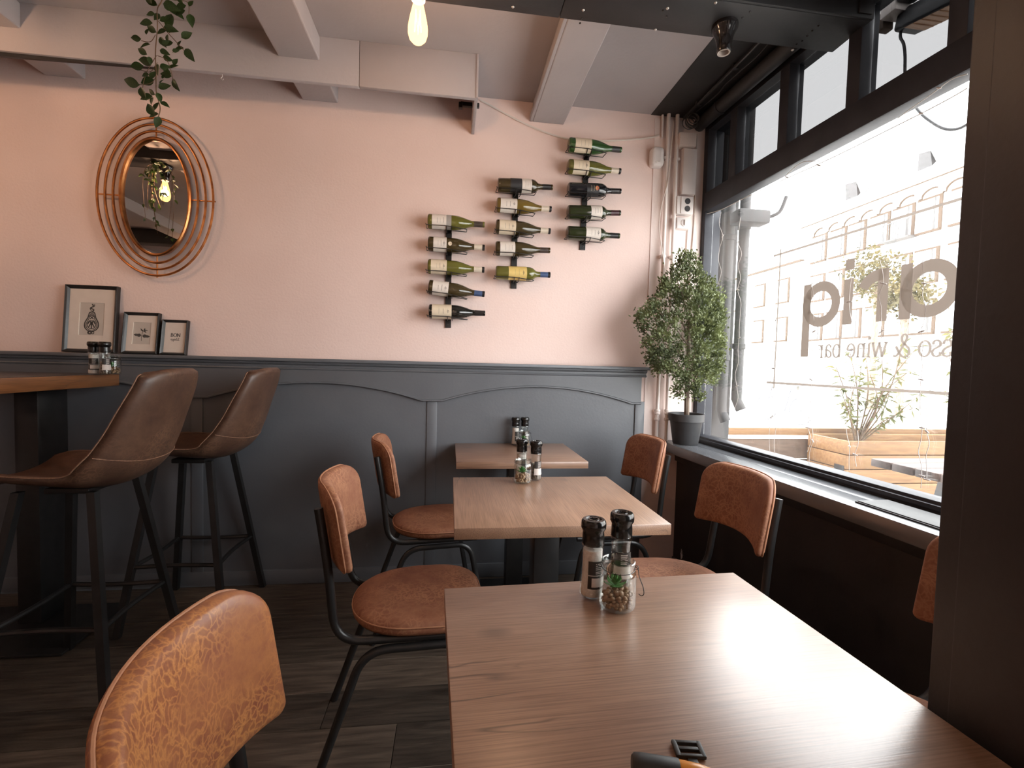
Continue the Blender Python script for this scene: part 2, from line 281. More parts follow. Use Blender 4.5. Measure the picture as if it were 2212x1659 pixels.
# ------------------------------------------------------------------ mesh helpers
class MB:
    def __init__(s, xf=None): s.v = []; s.f = []; s.xf = xf
    def add(s, vs, fs):
        o = len(s.v); s.v += [Vector(v) for v in vs]; s.f += [tuple(i+o for i in f) for f in fs]; return s
    def box(s, x0, x1, y0, y1, z0, z1):
        return s.add([(x0, y0, z0), (x1, y0, z0), (x1, y1, z0), (x0, y1, z0), (x0, y0, z1), (x1, y0, z1), (x1, y1, z1), (x0, y1, z1)],
                     [(0, 3, 2, 1), (4, 5, 6, 7), (0, 1, 5, 4), (1, 2, 6, 5), (2, 3, 7, 6), (3, 0, 4, 7)])
    def tube(s, pts, r, n=8, cap=True):
        pts = [Vector(p) for p in pts]; rs = r if isinstance(r, (list, tuple)) else [r]*len(pts)
        rings = []; a = None
        for i, p in enumerate(pts):
            t = (pts[min(i+1, len(pts)-1)]-pts[max(i-1, 0)])
            if t.length < 1e-9: t = Vector((0, 0, 1))
            t.normalize()
            if a is None:
                a = Vector((0, 0, 1)) if abs(t.z) < .9 else Vector((1, 0, 0))
            a = (a - t*a.dot(t)); a.normalize(); b = t.cross(a)
            rings.append([p+(a*math.cos(2*math.pi*k/n)+b*math.sin(2*math.pi*k/n))*rs[i] for k in range(n)])
        vs = [v for g in rings for v in g]; fs = []
        for i in range(len(rings)-1):
            for k in range(n): fs.append((i*n+k, i*n+(k+1) % n, (i+1)*n+(k+1) % n, (i+1)*n+k))
        if cap: fs += [tuple(range(n-1, -1, -1)), tuple((len(rings)-1)*n+k for k in range(n))]
        return s.add(vs, fs)
    def loop(s, pts, r, n=6):
        pts = [Vector(p) for p in pts]; m = len(pts); vs = []; fs = []
        cen = sum(pts, Vector())/m
        nrm = (pts[0]-cen).cross(pts[m//4]-cen).normalized()
        for i in range(m):
            t = (pts[(i+1) % m]-pts[i-1]).normalized(); b = nrm; a = t.cross(b).normalized()
            vs += [pts[i]+(a*math.cos(2*math.pi*k/n)+b*math.sin(2*math.pi*k/n))*r for k in range(n)]
        for i in range(m):
            j = (i+1) % m
            for k in range(n): fs.append((i*n+k, i*n+(k+1) % n, j*n+(k+1) % n, j*n+k))
        return s.add(vs, fs)
    def lathe(s, prof, n=24, o=(0, 0, 0), ax=None):
        """prof [(r, h)] turned about ax (default z) through o"""
        o = Vector(o); ax = Vector(ax or (0, 0, 1)).normalized()
        a = Vector((1, 0, 0)) if abs(ax.x) < .9 else Vector((0, 1, 0)); a = (a-ax*a.dot(ax)).normalized(); b = ax.cross(a)
        vs = []; fs = []
        for r, h in prof:
            vs += [o+ax*h+(a*math.cos(2*math.pi*k/n)+b*math.sin(2*math.pi*k/n))*max(r, 1e-5) for k in range(n)]
        for i in range(len(prof)-1):
            for k in range(n): fs.append((i*n+k, i*n+(k+1) % n, (i+1)*n+(k+1) % n, (i+1)*n+k))
        return s.add(vs, fs)
    def prism(s, pts, e):
        """polygon pts (3-D) pushed along e"""
        e = Vector(e); n = len(pts); P = [Vector(p) for p in pts]
        return s.add(P+[p+e for p in P], [tuple(range(n-1, -1, -1)), tuple(range(n, 2*n))]+[(i, (i+1) % n, n+(i+1) % n, n+i) for i in range(n)])
    def pillow(s, outline, rings, fn, cen=(0, 0)):
        """outline 2-D ring; rings [(scale, t)] from one face centre round to the other; fn maps (a, b, t)"""
        n = len(outline); vs = []; fs = []
        for sc_, t in rings:
            vs += [fn(cen[0]+(a-cen[0])*sc_, cen[1]+(b-cen[1])*sc_, t) for a, b in outline]
        for i in range(len(rings)-1):
            for k in range(n): fs.append((i*n+k, i*n+(k+1) % n, (i+1)*n+(k+1) % n, (i+1)*n+k))
        fs += [tuple(range(n-1, -1, -1)), tuple((len(rings)-1)*n+k for k in range(n))]
        return s.add(vs, fs)
    def ico(s, c, r, sub=1, sq=(1, 1, 1)):
        bm = bmesh.new(); bmesh.ops.create_icosphere(bm, subdivisions=sub, radius=1)
        vs = [Vector(c)+Vector((v.co.x*r*sq[0], v.co.y*r*sq[1], v.co.z*r*sq[2])) for v in bm.verts]
        bm.verts.index_update(); fs = [tuple(v.index for v in f.verts) for f in bm.faces]; bm.free(); return s.add(vs, fs)
    def mesh(s, name, mat, smooth=True, ang=40, bevel=0):
        me = bpy.data.meshes.new(name)
        vs = [s.xf(v) for v in s.v] if s.xf else s.v
        me.from_pydata([tuple(v) for v in vs], [], s.f)
        bm = bmesh.new(); bm.from_mesh(me)
        bmesh.ops.recalc_face_normals(bm, faces=bm.faces)
        if bevel: bmesh.ops.bevel(bm, geom=bm.edges[:], offset=bevel, segments=2, affect='EDGES', profile=.5, clamp_overlap=True)
        bm.to_mesh(me); bm.free()
        me.materials.append(mat)
        if smooth:
            me.polygons.foreach_set('use_smooth', [True]*len(me.polygons))
            me.set_sharp_from_angle(angle=R(ang))
        me.update(); return me
    def build(s, name, mat, parent=None, loc=None, smooth=True, ang=40, bevel=0):
        o = bpy.data.objects.new(name, s.mesh(name, mat if not isinstance(mat, str) else M[mat], smooth, ang, bevel)); COL.objects.link(o)
        if parent: o.parent = parent
        if loc: o.location = loc
        return o
def tag(o, label, cat, group=None, kind=None):
    if label: o['label'] = label
    if cat: o['category'] = cat
    if group: o['group'] = group
    if kind: o['kind'] = kind
    return o
def thing(name, label, cat, loc=(0, 0, 0), rz=0, group=None):
    o = bpy.data.objects.new(name, None); COL.objects.link(o); o.location = loc; o.rotation_euler = (0, 0, rz); o.empty_display_size = .1
    return tag(o, label, cat, group)
def struct(o, label=None, cat=None): o['kind'] = 'structure'; return tag(o, label, cat)
def sempty(name, label=None, cat=None, loc=(0, 0, 0)):
    o = bpy.data.objects.new(name, None); COL.objects.link(o); o.location = loc; o['kind'] = 'structure'; return tag(o, label, cat)
def inst(name, me, parent=None, loc=(0, 0, 0), rot=(0, 0, 0), scl=(1, 1, 1)):
    o = bpy.data.objects.new(name, me); COL.objects.link(o); o.parent = parent; o.location = loc; o.rotation_euler = rot; o.scale = scl; return o
def copy_tree(o, parent=None):
    c = o.copy(); COL.objects.link(c)
    if parent: c.parent = parent
    for ch in list(o.children): copy_tree(ch, c)
    return c
def smooth_path(pts, sub=6):
    P = [Vector(p) for p in pts]; out = []
    for i in range(len(P)-1):
        a = P[max(i-1, 0)]; b = P[i]; c = P[i+1]; d = P[min(i+2, len(P)-1)]
        for k in range(sub):
            t = k/sub; out.append(.5*((2*b)+(c-a)*t+(2*a-5*b+4*c-d)*t*t+(3*b-a-3*c+d)*t*t*t))
    return out+[P[-1]]
def fillet(pts, r, n=6):
    P = [Vector(p) for p in pts]; out = [P[0]]
    for i in range(1, len(P)-1):
        a = (P[i-1]-P[i]); b = (P[i+1]-P[i]); rr = min(r, a.length*.49, b.length*.49)
        p0 = P[i]+a.normalized()*rr; p1 = P[i]+b.normalized()*rr
        for k in range(n+1):
            t = k/n; out.append(p0*(1-t)**2+P[i]*2*t*(1-t)+p1*t*t)
    return out+[P[-1]]
def rrect(hw, hh, rs, n=6, cx=0, cy=0):
    """rounded rectangle outline, rs = corner radii (tr, tl, bl, br)"""
    out = []
    for (sx, sy, a0), r in zip(((1, 1, 0), (-1, 1, 90), (-1, -1, 180), (1, -1, 270)), rs):
        for k in range(n+1):
            a = R(a0+90*k/n); out.append((cx+sx*(hw-r)+r*math.cos(a), cy+sy*(hh-r)+r*math.sin(a)))
    return out
def dense(outline, step):
    out = []
    for i, a in enumerate(outline):
        b = outline[(i+1) % len(outline)]; d = math.dist(a, b); k = max(1, int(d/step))
        out += [(a[0]+(b[0]-a[0])*j/k, a[1]+(b[1]-a[1])*j/k) for j in range(k)]
    return out

# ================================================================== THE SETTING
XL, YF, ZC = -4.4, -2.6, 2.63
# floor with single planks running along the back wall
floor = struct(MB().box(XL, 1.75, YF, D+.04, -.06, -.022).build('floor', 'gap', smooth=False))
plank_w = .1755
pl_mesh = {}
for ln in (1.15, 1.6, 2.1):
    pl_mesh[ln] = MB().box(.001, ln-.001, .0015, plank_w-.002, -.022, 0).mesh('plank', M['plank'], False, bevel=.0012)
grit_mesh = {ln: MB().box(.02, ln-.3, -.0008, .0016, -.012, -.0035).mesh('joint', M['grit'], False) for ln in pl_mesh}
y = D-plank_w-.005; row = 0
while y > YF:
    x = XL-random.random()*1.2
    while x < 1.72:
        ln = random.choice(list(pl_mesh))
        if x+ln > XL and x+ln < 3.0:
            inst('plank', pl_mesh[ln], floor, (x, y, random.uniform(-.0015, 0)))
            if -2.2 < x+ln/2 < 1.2 and y > .2 and random.random() < .6: inst('joint', grit_mesh[ln], floor, (x, y, 0))
        x += ln
    y -= plank_w
# walls
wall = struct(MB().box(XL-.1, WX+.045, D, D+.12, -.05, ZC+.1).build('wall_back', 'pink', smooth=False))
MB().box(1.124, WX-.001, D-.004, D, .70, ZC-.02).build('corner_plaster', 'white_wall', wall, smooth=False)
struct(MB().box(XL-.1, XL, YF, D, -.05, ZC+.1).build('wall_left', 'pink', smooth=False))
struct(MB().box(XL-.1, 2.1, YF-.1, YF, -.05, ZC+.1).build('wall_front', 'pink', smooth=False))
ceil = struct(MB().box(XL-.1, 1.10, YF-.1, D+.1, ZC, ZC+.1).build('ceiling', 'ceil', smooth=False))
MB().box(1.10, 1.57, YF-.1, D+.1, ZC-.002, ZC+.1).build('black_strip', 'black', ceil, smooth=False)
jm = MB().box(-.088, .088, YF, D-.001, 2.525, ZC).mesh('joist', M['ceil'], False, bevel=.006)
for jx in (.508, -.690, -1.868, -3.05, -4.2): inst('joist', jm, ceil, (jx, 0, 0))
MB().box(.405, .421, 1.72, D-.001, 2.526, 2.56).build('joist_edge_bead', 'ceil', ceil, bevel=.003)

# panelled wainscot with ledge
wains = sempty('trim_1', 'dark blue-grey wainscot with arched panels and ledge below pink wall', 'wainscot', (0, D, 0))
PX = [1.092-1.1845*k for k in range(5)]
W0, W1 = XL+.01, 1.118
for k in range(4):
    a, b = PX[k+1], PX[k]
    MB().box(a, min(b, W1), -.016, -.001, .07, 1.15).build('panel', 'wains', wains, smooth=False)
for px_ in PX[1:]:
    MB().box(px_-.027, px_+.027, -.022, -.015, .075, 1.0).build('stile', 'wains', wains, bevel=.0015)
MB().box(1.062, W1, -.024, -.015, .075, 1.0).build('stile', 'wains', wains, bevel=.0015)
for k in range(4):
    a, b = PX[k+1], min(PX[k], W1)
    arch = []
    for i in range(29):
        t = i/28; xx = a+.055+(PX[k]-a-.11)*t; arch.append((xx, .990+.086*(1-(2*t-1)**2)))
    low = [(a, .990)]+arch+[(b, .990)]
    low = [(min(p, b), q) for p, q in low]
    pts = [(p, -.031, q) for p, q in low]+[(b, -.031, 1.152), (a, -.031, 1.152)]
    MB().prism(pts, (0, .016, 0)).build('frieze_board', 'wains', wains, ang=25)
    MB().tube([(p, -.031, q) for p, q in low], .0062, 6).build('bead', 'wains', wains)
MB().box(W0, W1, -.030, -.001, 1.146, 1.19).build('upper_board', 'wains', wains, smooth=False)
MB().tube([(W0, -.031, 1.146), (W1, -.031, 1.146)], .006, 8).build('moulding', 'wains', wains)
MB().tube([(W0, -.030, 1.176), (W1+.002, -.030, 1.176)], .012, 10).build('moulding', 'wains', wains)
MB().box(W0, W1+.012, -.062, -.001, 1.181, 1.199).build('ledge', 'wains', wains, bevel=.004)
struct(MB().box(W0, W1, -.026, -.001, .0, .078).build('baseboard_back', 'wains', loc=(0, D, 0), bevel=.003), 'dark blue-grey skirting board at foot of wainscot', 'baseboard')

# boxed grey fascia in front of the wall, open below
fas = sempty('trim_2', 'grey boxed fascia hanging from ceiling along pink wall', 'fascia', (0, 2.25, 0))
MB().box(-.43, .100, -.012, .012, 2.43, ZC).build('fascia_board', 'ceil', fas, bevel=.002)
MB().box(XL+.01, -.432, -.012, .012, 2.43, ZC).build('fascia_board', 'ceil', fas, bevel=.002)
MB().box(.088, .104, .010, D-2.25-.002, 2.43, ZC).build('end_board', 'ceil', fas, bevel=.002)
MB().box(.094, .104, -.016, -.011, 2.43, ZC).build('corner_bead', 'ceil', fas, bevel=.001)
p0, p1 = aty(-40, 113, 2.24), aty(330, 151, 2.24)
MB().prism([(p0.x-.5, 0, 2.400), (p1.x, 0, 2.4275), (p1.x, 0, 2.430), (p0.x-.5, 0, 2.430)], (0, .012, 0)).build('rail_strip', 'black', fas, smooth=False)  # thin black rail bar under the fascia, deeper to the left

# black steel beam across the room
BY0, BY1, BZ = 1.565, 1.738, 2.47
beam = sempty('trim_3', 'black boxed steel beam across the ceiling with screws', 'beam', (0, BY0, BZ))
XE = 1.485
MB().box(-2.6, .37, 0, BY1-BY0, 0, .155).build('beam_casing', 'black', beam, bevel=.003)
MB().box(.372, XE, 0, BY1-BY0, 0, .155).build('beam_casing', 'black', beam, bevel=.003)
MB().box(XL+.01, -2.602, 0, BY1-BY0, 0, .155).build('beam_casing', 'black', beam, bevel=.003)
MB().box(XL+.01, XE, -.012, -.001, .0, .075).build('edge_plate', 'black', beam, bevel=.002)
MB().box(XE-.065, XE-.01, -.018, -.011, .012, .062).build('end_bracket', 'black', beam, bevel=.003)
scr = MB().lathe([(.0001, -.003), (.004, -.002), (.0055, 0), (.0055, .001)], 10).mesh('screw', M['screw'])
for px_, py_ in ((1416, 64), (1712, 108), (1442, 18), (1546, 6), (1260, 22), (1108, 15)):
    q = atz(px_, py_, BZ); inst('screw', scr, beam, (q.x, q.y-BY0, -.0005))
scd = MB().lathe([(.0001, -.002), (.003, -.0015), (.004, 0), (.004, .001)], 8).mesh('dark_screw', M['socket'])
for px_, py_ in ((1440, 35), (1432, 22), (1257, 40), (1253, 50), (1721, 95), (1733, 88), (1744, 77), (1755, 66), (1768, 55), (1620, 25), (1604, 38)):
    q = atz(px_, py_, BZ); inst('dark_screw', scd, beam, (q.x, q.y-BY0, -.0005))

# window front -----------------------------------------------------------
SE = 4.75      # how far the front runs towards and past the viewer
win = sempty('window_1', 'large black-framed shop window with mirrored lettering on the glass', 'window')
def wb(s0, s1, n0, n1, z0, z1): return MB(WP).box(s0, s1, n0, n1, z0, z1)
wb(-.02, .038, 0, .10, .776, 2.60).build('jamb', 'navy', win, bevel=.003)
wb(SE, SE+.08, 0, .10, .776, 2.60).build('jamb', 'navy', win, bevel=.003)
wb(.038, SE, 0, .075, .70, .812).build('bottom_rail', 'navy', win, bevel=.004)
wb(.038, SE, -.012, .004, .785, .80).build('glazing_bead', 'navy', win, bevel=.003)
wb(.038, SE, -.012, .058, 2.092, 2.200).build('transom', 'navy', win, bevel=.006)
wb(.038, SE, .0, .10, 2.556, ZC).build('head', 'navy', win, smooth=False)
ms = [.262+.355*k for k in range(13)]
for s_ in ms: wb(s_-.028, s_+.028, 0, .075, 2.2, 2.556).build('mullion', 'navy', win, bevel=.003)
edges = [.038-.028]+ms+[SE+.028]
for a, b in zip(edges[:-1], edges[1:]):
    wb(a+.03, b-.03, .048, .052, 2.201, 2.555).build('transom_pane', 'tpane', win, smooth=False)
pane = wb(.04, SE-.002, .048, .052, .813, 2.091).build('pane', 'pane', win, smooth=False)
sl = sempty('trim_4', 'deep grey window sill with worn front edge', 'window sill')
wb(-.0, SE+.1, -.212, -.085, .722, .776).build('sill_board', 'sill', sl, bevel=.006)
wb(-.0, SE+.1, -.083, .0, .722, .775).build('sill_board', 'sill', sl, bevel=.002)
wr = struct(wb(-.0, SE+.3, -.09, .10, -.02, .70).build('wall_right', 'undersill', smooth=False))
wb(.0, SE+.1, -.105, -.088, .655, .721).build('batten', 'black', wr, bevel=.002)
wb(.0, SE+.1, -.098, -.088, 0, .08).build('skirting', 'undersill', wr, bevel=.002)
wb(SE+.08, SE+.6, -.09, .12, 0, ZC).build('pier', 'undersill', wr, smooth=False)
# pipes under the black ceiling strip along the window head
pp = thing('ceiling_pipe', 'black round pipe running along head of the window', 'pipe', WP((0, -.05, 2.585)))
MB(lambda v: WP(v)-WP((0, -.05, 2.585))).tube([(.01, -.045, 2.590), (SE, -.045, 2.590)], .036, 12).build('pipe_run', 'black', pp)
for s_ in (.2, 1.2, 2.2): wb(0, 0, 0, 0, 0, 0) and MB(lambda v: WP(v)-WP((0, -.05, 2.585))).tube([(s_, -.045, 2.59), (s_+.02, -.045, 2.59)], .040, 12).build('pipe_clip', 'navy', pp)
pp2 = thing('conduit', 'thin dark conduit clipped below the black ceiling strip', 'conduit', (1.25, 2.5, 2.60))
c_ = Vector((1.25, 2.5, 2.60))
MB(lambda v: v-c_).tube([(1.285, 2.56, 2.612), (1.315, .3, 2.612)], .008, 8).build('tube', 'metal', pp2)
MB(lambda v: v-c_).tube(smooth_path([(1.325, 2.5, 2.62), (1.33, 2.3, 2.605), (1.328, 2.22, 2.613), (1.335, 2.0, 2.604), (1.34, 1.85, 2.615), (1.35, 1.2, 2.61)]), .004, 6).build('cable', 'black', pp2)
cl = MB().box(-.014, .014, -.008, .008, 0, .026).mesh('clip', M['black'], False, bevel=.002)
for yy in (2.42, 2.1, 1.9): inst('clip', cl, pp2, (1.29+(2.5-yy)*.013-1.25, yy-2.5, .004))

# dark post at the right, hard by the front table
po = sempty('wall_partition', 'dark brown moulded door post at right edge', 'post', (.66, .3, 0))
PXf = .664
MB().box(0, .16, -.55, .246, 0, ZC).build('post_core', 'post', po, bevel=.004)
MB().box(-.010, -.001, -.02, .212, 0, ZC).build('post_fillet', 'post', po, bevel=.003)
MB().box(-.016, -.001, -.55, -.032, 0, ZC).build('post_fillet', 'post', po, bevel=.004)
po.location = (PXf, .3, 0)

# ================================================================== FURNITURE
def pillow_rings(t, edge):
    """closed cushion: back face centre -> rim -> front face centre"""
    return [(.02, -t*.5), (.5, -t*.5), (.8, -t*.49), (.95, -t*.42), (.985, -t*.28), (1, -t*.05), (1, t*.10), (.985, t*.32), (.95, t*.46), (.86, t*.55), (.65, t*.62), (.35, t*.66), (.02, t*.67)]
def make_chair(name, label, group, upholstery):
    t = thing(name, label, 'chair', group=group)
    # seat, D shaped: rounded behind, squarer in front
    out = []
    for k in range(48):
        a = 2*math.pi*k/48; c, s_ = math.cos(a), math.sin(a); n = 3.4 if c > 0 else 2.25
        out.append((math.copysign(abs(c)**(2/n), c)*.200, math.copysign(abs(s_)**(2/n), s_)*(.200 if c > 0 else .196)))
    seat = MB().pillow(out, [(.02, .428), (.9, .428), (.97, .431), (1, .441), (1.0, .449), (.985, .459), (.95, .466), (.86, .472), (.65, .477), (.35, .479), (.02, .480)], lambda a, b, tt: (a, b, tt)).build('seat', upholstery, t, ang=60)
    MB().loop([(a*1.001, b*1.001, .456) for a, b in out], .0022, 6).build('piping', 'seam', seat)
    # back rest: curved, leaning, rounded above, slightly arched below
    o2 = dense(rrect(.192, .117, (.068, .068, .018, .018), 8), .02)
    def bmap(a, b, tt):
        bb = b + (.016*(1-(a/.192)**2) if b < 0 else 0)*(min(1, -b/.117) if b < 0 else 0)
        z = .732+bb
        return Vector((-.268+.062*(a/.192)**2-.16*(bb)+tt, a, z))
    back = MB().pillow(o2, pillow_rings(.036, 0), bmap).build('backrest', upholstery, t, ang=60)
    MB().loop([bmap(a*1.0, b*1.0, -.008) for a, b in o2], .0024, 6).build('piping', 'seam', back)
    for sgn in (-1, 1):
        yb = sgn*.165
        MB().tube(fillet([(-.276, yb*.90, .79), (-.251, yb*.93, .645), (-.225, yb, .418), (.16, yb, .412)], .075, 8), .0122, 10).build('side_tube', 'metal', t)
        MB().tube(fillet([(-.01, yb*1.02, .388), (-.15, yb*1.02, .388), (-.285, sgn*.192, .0)], .075, 8), .0122, 10).build('leg', 'metal', t)
        MB().tube(fillet([(-.01, yb*1.02, .388), (.13, yb*1.02, .388), (.205, sgn*.192, .0)], .065, 8), .0122, 10).build('leg', 'metal', t)
    MB().tube([(-.09, -.165, .412), (-.09, .165, .412)], .010, 8).build('crossbar', 'metal', t)
    MB().tube([(.10, -.165, .412), (.10, .165, .412)], .010, 8).build('crossbar', 'metal', t)
    return t
GC = 'cognac dining chairs'
proto = make_chair('dining_chair', 'cognac leather chair with crackled backrest nearest the viewer at lower left', GC, 'leather')
proto.location = (-.065, .615, 0); proto.rotation_euler = (0, 0, R(4))
chs = [((-.085, 1.49, 0), R(4), 'cognac chair left of middle table, full seat in view, beside dark floorboards'),
       ((-.050, 2.215, 0), R(9), 'cognac chair left of the rear table, in front of blue-grey wainscot'),
       ((.775, 1.50, 0), R(180), 'cognac chair right of middle table with backrest against window sill'),
       ((.745, 2.20, 0), R(181), 'cognac chair right of rear table, in corner below potted tree'),
       ((.915, .78, 0), R(176), 'cognac chair half hidden behind the dark post at right')]
for i, (lc, rz, lb) in enumerate(chs):
    c = copy_tree(proto); c.location = lc; c.rotation_euler = (0, 0, rz); c['label'] = lb
    if i in (0, 1):
        pass
# suede upholstery on all but the nearest chair
for o in [x for x in bpy.data.objects if x.name.split('.')[0] == 'dining_chair' and x is not proto]:
    for ch in o.children:
        if ch.name.split('.')[0] in ('seat', 'backrest'):
            ch.material_slots[0].link = 'OBJECT'; ch.material_slots[0].material = M['suede']

def make_table(label, x0, x1, y0, y1, mat, rz=0):
    cx_, cy_ = (x0+x1)/2, (y0+y1)/2; hx, hy = (x1-x0)/2, (y1-y0)/2
    t = thing('dining_table', label, 'table', (cx_, cy_, 0), rz, 'oak-topped dining tables')
    MB().box(-hx, hx, -hy, hy, .727, .758).build('tabletop', mat, t, bevel=.0012)
    MB().box(-.16, .16, -.16, .16, .719, .7268).build('top_plate', 'metal', t, bevel=.002)
    MB().box(-.042, .042, -.042, .042, .02, .7185).build('column', 'metal', t, bevel=.004)
    MB().box(-.20, .20, -.20, .20, .001, .018).build('base_plate', 'metal', t, bevel=.004)
    return t
make_table('large oak-topped table in the foreground with salt and pepper grinders', .008, .632, .355, .915, M['top_x'], R(2.2))
make_table('middle oak-topped table with dark crack in its grain', .020, .630, 1.232, 1.79, M['top_y'])
make_table('small oak-topped table pushed against the wainscot at the rear', .036, .640, 2.066, 2.556, M['top_x'])

# bar table and stools
bt = thing('bar_table', 'high bar table with thick oak edge and black column at left', 'table', (-1.9, 2.0, 0))
def lb_(v): return Vector(v)-Vector((-1.9, 2.0, 0))
MB(lb_).box(-2.35, -1.603, 1.15, 2.52, 1.043, 1.100).build('tabletop', 'bar_top', bt, bevel=.003)
MB(lb_).box(-2.347, -1.606, 1.153, 2.517, 1.1003, 1.1012).build('top_surface', 'bar_face', bt, smooth=False)
for yc in (2.30, 1.42):
    MB(lb_).box(-1.842, -1.752, yc-.05, yc+.11, .012, 1.043).build('column', 'metal', bt, bevel=.002)
    MB(lb_).box(-2.06, -1.497, yc-.29, yc+.11, .001, .012).build('base_plate', 'metal', bt, bevel=.002)

def make_stool(label):
    t = thing('bar_stool', label, 'bar stool', group='brown leather bar stools')
    # shell profile, facing +x: seat from the front edge, bend, back
    prof = smooth_path([(a_, b_, 0) for a_, b_ in [(.255, .742), (.20, .752), (.08, .742), (-.05, .732), (-.125, .748), (-.19, .80), (-.228, .88), (-.260, .985), (-.290, 1.08), (-.305, 1.150)]], 5); prof = [Vector((p.x-.05, p.y)) for p in [Vector((q_[0], q_[1])) for q_ in prof]]
    n = len(prof); nu = 17; th = .028
    def hw(i):
        t_ = i/(n-1)
        return .195+.030*math.sin(math.pi*min(1, t_*1.25))-.035*max(0, t_-.8)/.2
    def surf(i, u, off):
        x, z = prof[i]; a = prof[max(i-1, 0)]; b = prof[min(i+1, n-1)]
        tx, tz = b[0]-a[0], b[1]-a[1]; l = math.hypot(tx, tz); nx, nz = -tz/l*-1, tx/l*-1   # inner normal (up / forward)
        if nz < 0 and i < n*.4: nx, nz = -nx, -nz
        t_ = i/(n-1); wrap = (.045+.042*math.exp(-((t_-.55)/.22)**2))*abs(u)**2.4
        w_ = hw(i)
        cut = 0
        if t_ > .93: cut = (t_-.93)/.07*.03*abs(u)**3
        if t_ < .07: cut = (.07-t_)/.07*.03*abs(u)**3
        return Vector((x+nx*(wrap+off)+(cut if t_ > .5 else -cut)*.4, u*(w_-.5*cut), z+nz*(wrap+off)-(cut if t_ > .5 else 0)))
    vs = []; fs = []
    for side, off in ((0, 0), (1, th)):
        for i in range(n):
            for j in range(nu):
                u = -1+2*j/(nu-1); o = off if 0 < j < nu-1 and 0 < i < n-1 else th*.5
                vs.append(surf(i, u, o))
    def id_(s_, i, j): return s_*n*nu+i*nu+j
    for s_ in (0, 1):
        for i in range(n-1):
            for j in range(nu-1): fs.append((id_(s_, i, j), id_(s_, i, j+1), id_(s_, i+1, j+1), id_(s_, i+1, j)))
    m = MB().add(vs, fs)
    sh = m.build('shell', 'stool', t, ang=80)
    bm = bmesh.new(); bm.from_mesh(sh.data); bmesh.ops.remove_doubles(bm, verts=bm.verts, dist=.0004); bmesh.ops.recalc_face_normals(bm, faces=bm.faces); bm.to_mesh(sh.data); bm.free()
    i_s = int(n*.60)
    MB().tube([surf(i_s, u/8, -.0015) for u in range(-8, 9)], .0016, 6).build('seam', 'stool_seam', sh)
    rim = [surf(i, 1, th*.5) for i in range(n)]
    MB().tube([surf(i, -1, th*.5) for i in range(n)], .0022, 6).build('seam', 'stool_seam', sh)
    MB().tube(rim, .0022, 6).build('seam', 'stool_seam', sh)
    MB().box(-.07, .07, -.07, .07, .712, .731).build('mounting_plate', 'metal', t, bevel=.004)
    for sx in (-1, 1):
        for sy in (-1, 1):
            a = Vector((sx*.112, sy*.112, .732)); b = Vector((sx*.205 if sx > 0 else -.215, sy*.215, 0)); d_ = .0125
            MB().add([a+Vector((i*d_, j*d_, 0)) for i, j in ((-1, -1), (1, -1), (1, 1), (-1, 1))]+[b+Vector((i*d_, j*d_, 0)) for i, j in ((-1, -1), (1, -1), (1, 1), (-1, 1))],
                     [(0, 1, 2, 3), (7, 6, 5, 4), (0, 4, 5, 1), (1, 5, 6, 2), (2, 6, 7, 3), (3, 7, 4, 0)]).build('leg', 'metal', t, smooth=False)
    f_ = (.702-.285)/.702
    qx0, qx1, qy = -.115-.10*f_, .115+.09*f_, .115+.10*f_
    for pa, pb in (((qx0, qy), (qx1, qy)), ((qx0, -qy), (qx1, -qy)), ((qx1, -qy), (qx1, qy)), ((qx0, -qy), (qx0, qy))):
        mid = Vector(((pa[0]+pb[0])/2, (pa[1]+pb[1])/2, .285)); mid.x *= .93; mid.y *= .93
        MB().tube(smooth_path([(pa[0], pa[1], .285), mid, (pb[0], pb[1], .285)], 5), .0095, 8).build('footrest_bar', 'metal', t)
    return t
st = make_stool('brown leather bar stool nearest the viewer at the bar table')
st.location = (-1.30, 1.845, 0); st.rotation_euler = (0, 0, R(180))
c = copy_tree(st); c.location = (-1.165, 2.335, 0); c.rotation_euler = (0, 0, R(180)); c['label'] = 'second brown leather bar stool, close to the wainscot'
c = copy_tree(st); c.location = (-2.28, 1.99, 0); c.rotation_euler = (0, 0, R(0)); c['label'] = 'bar stool in the dark on the far side of the bar table'

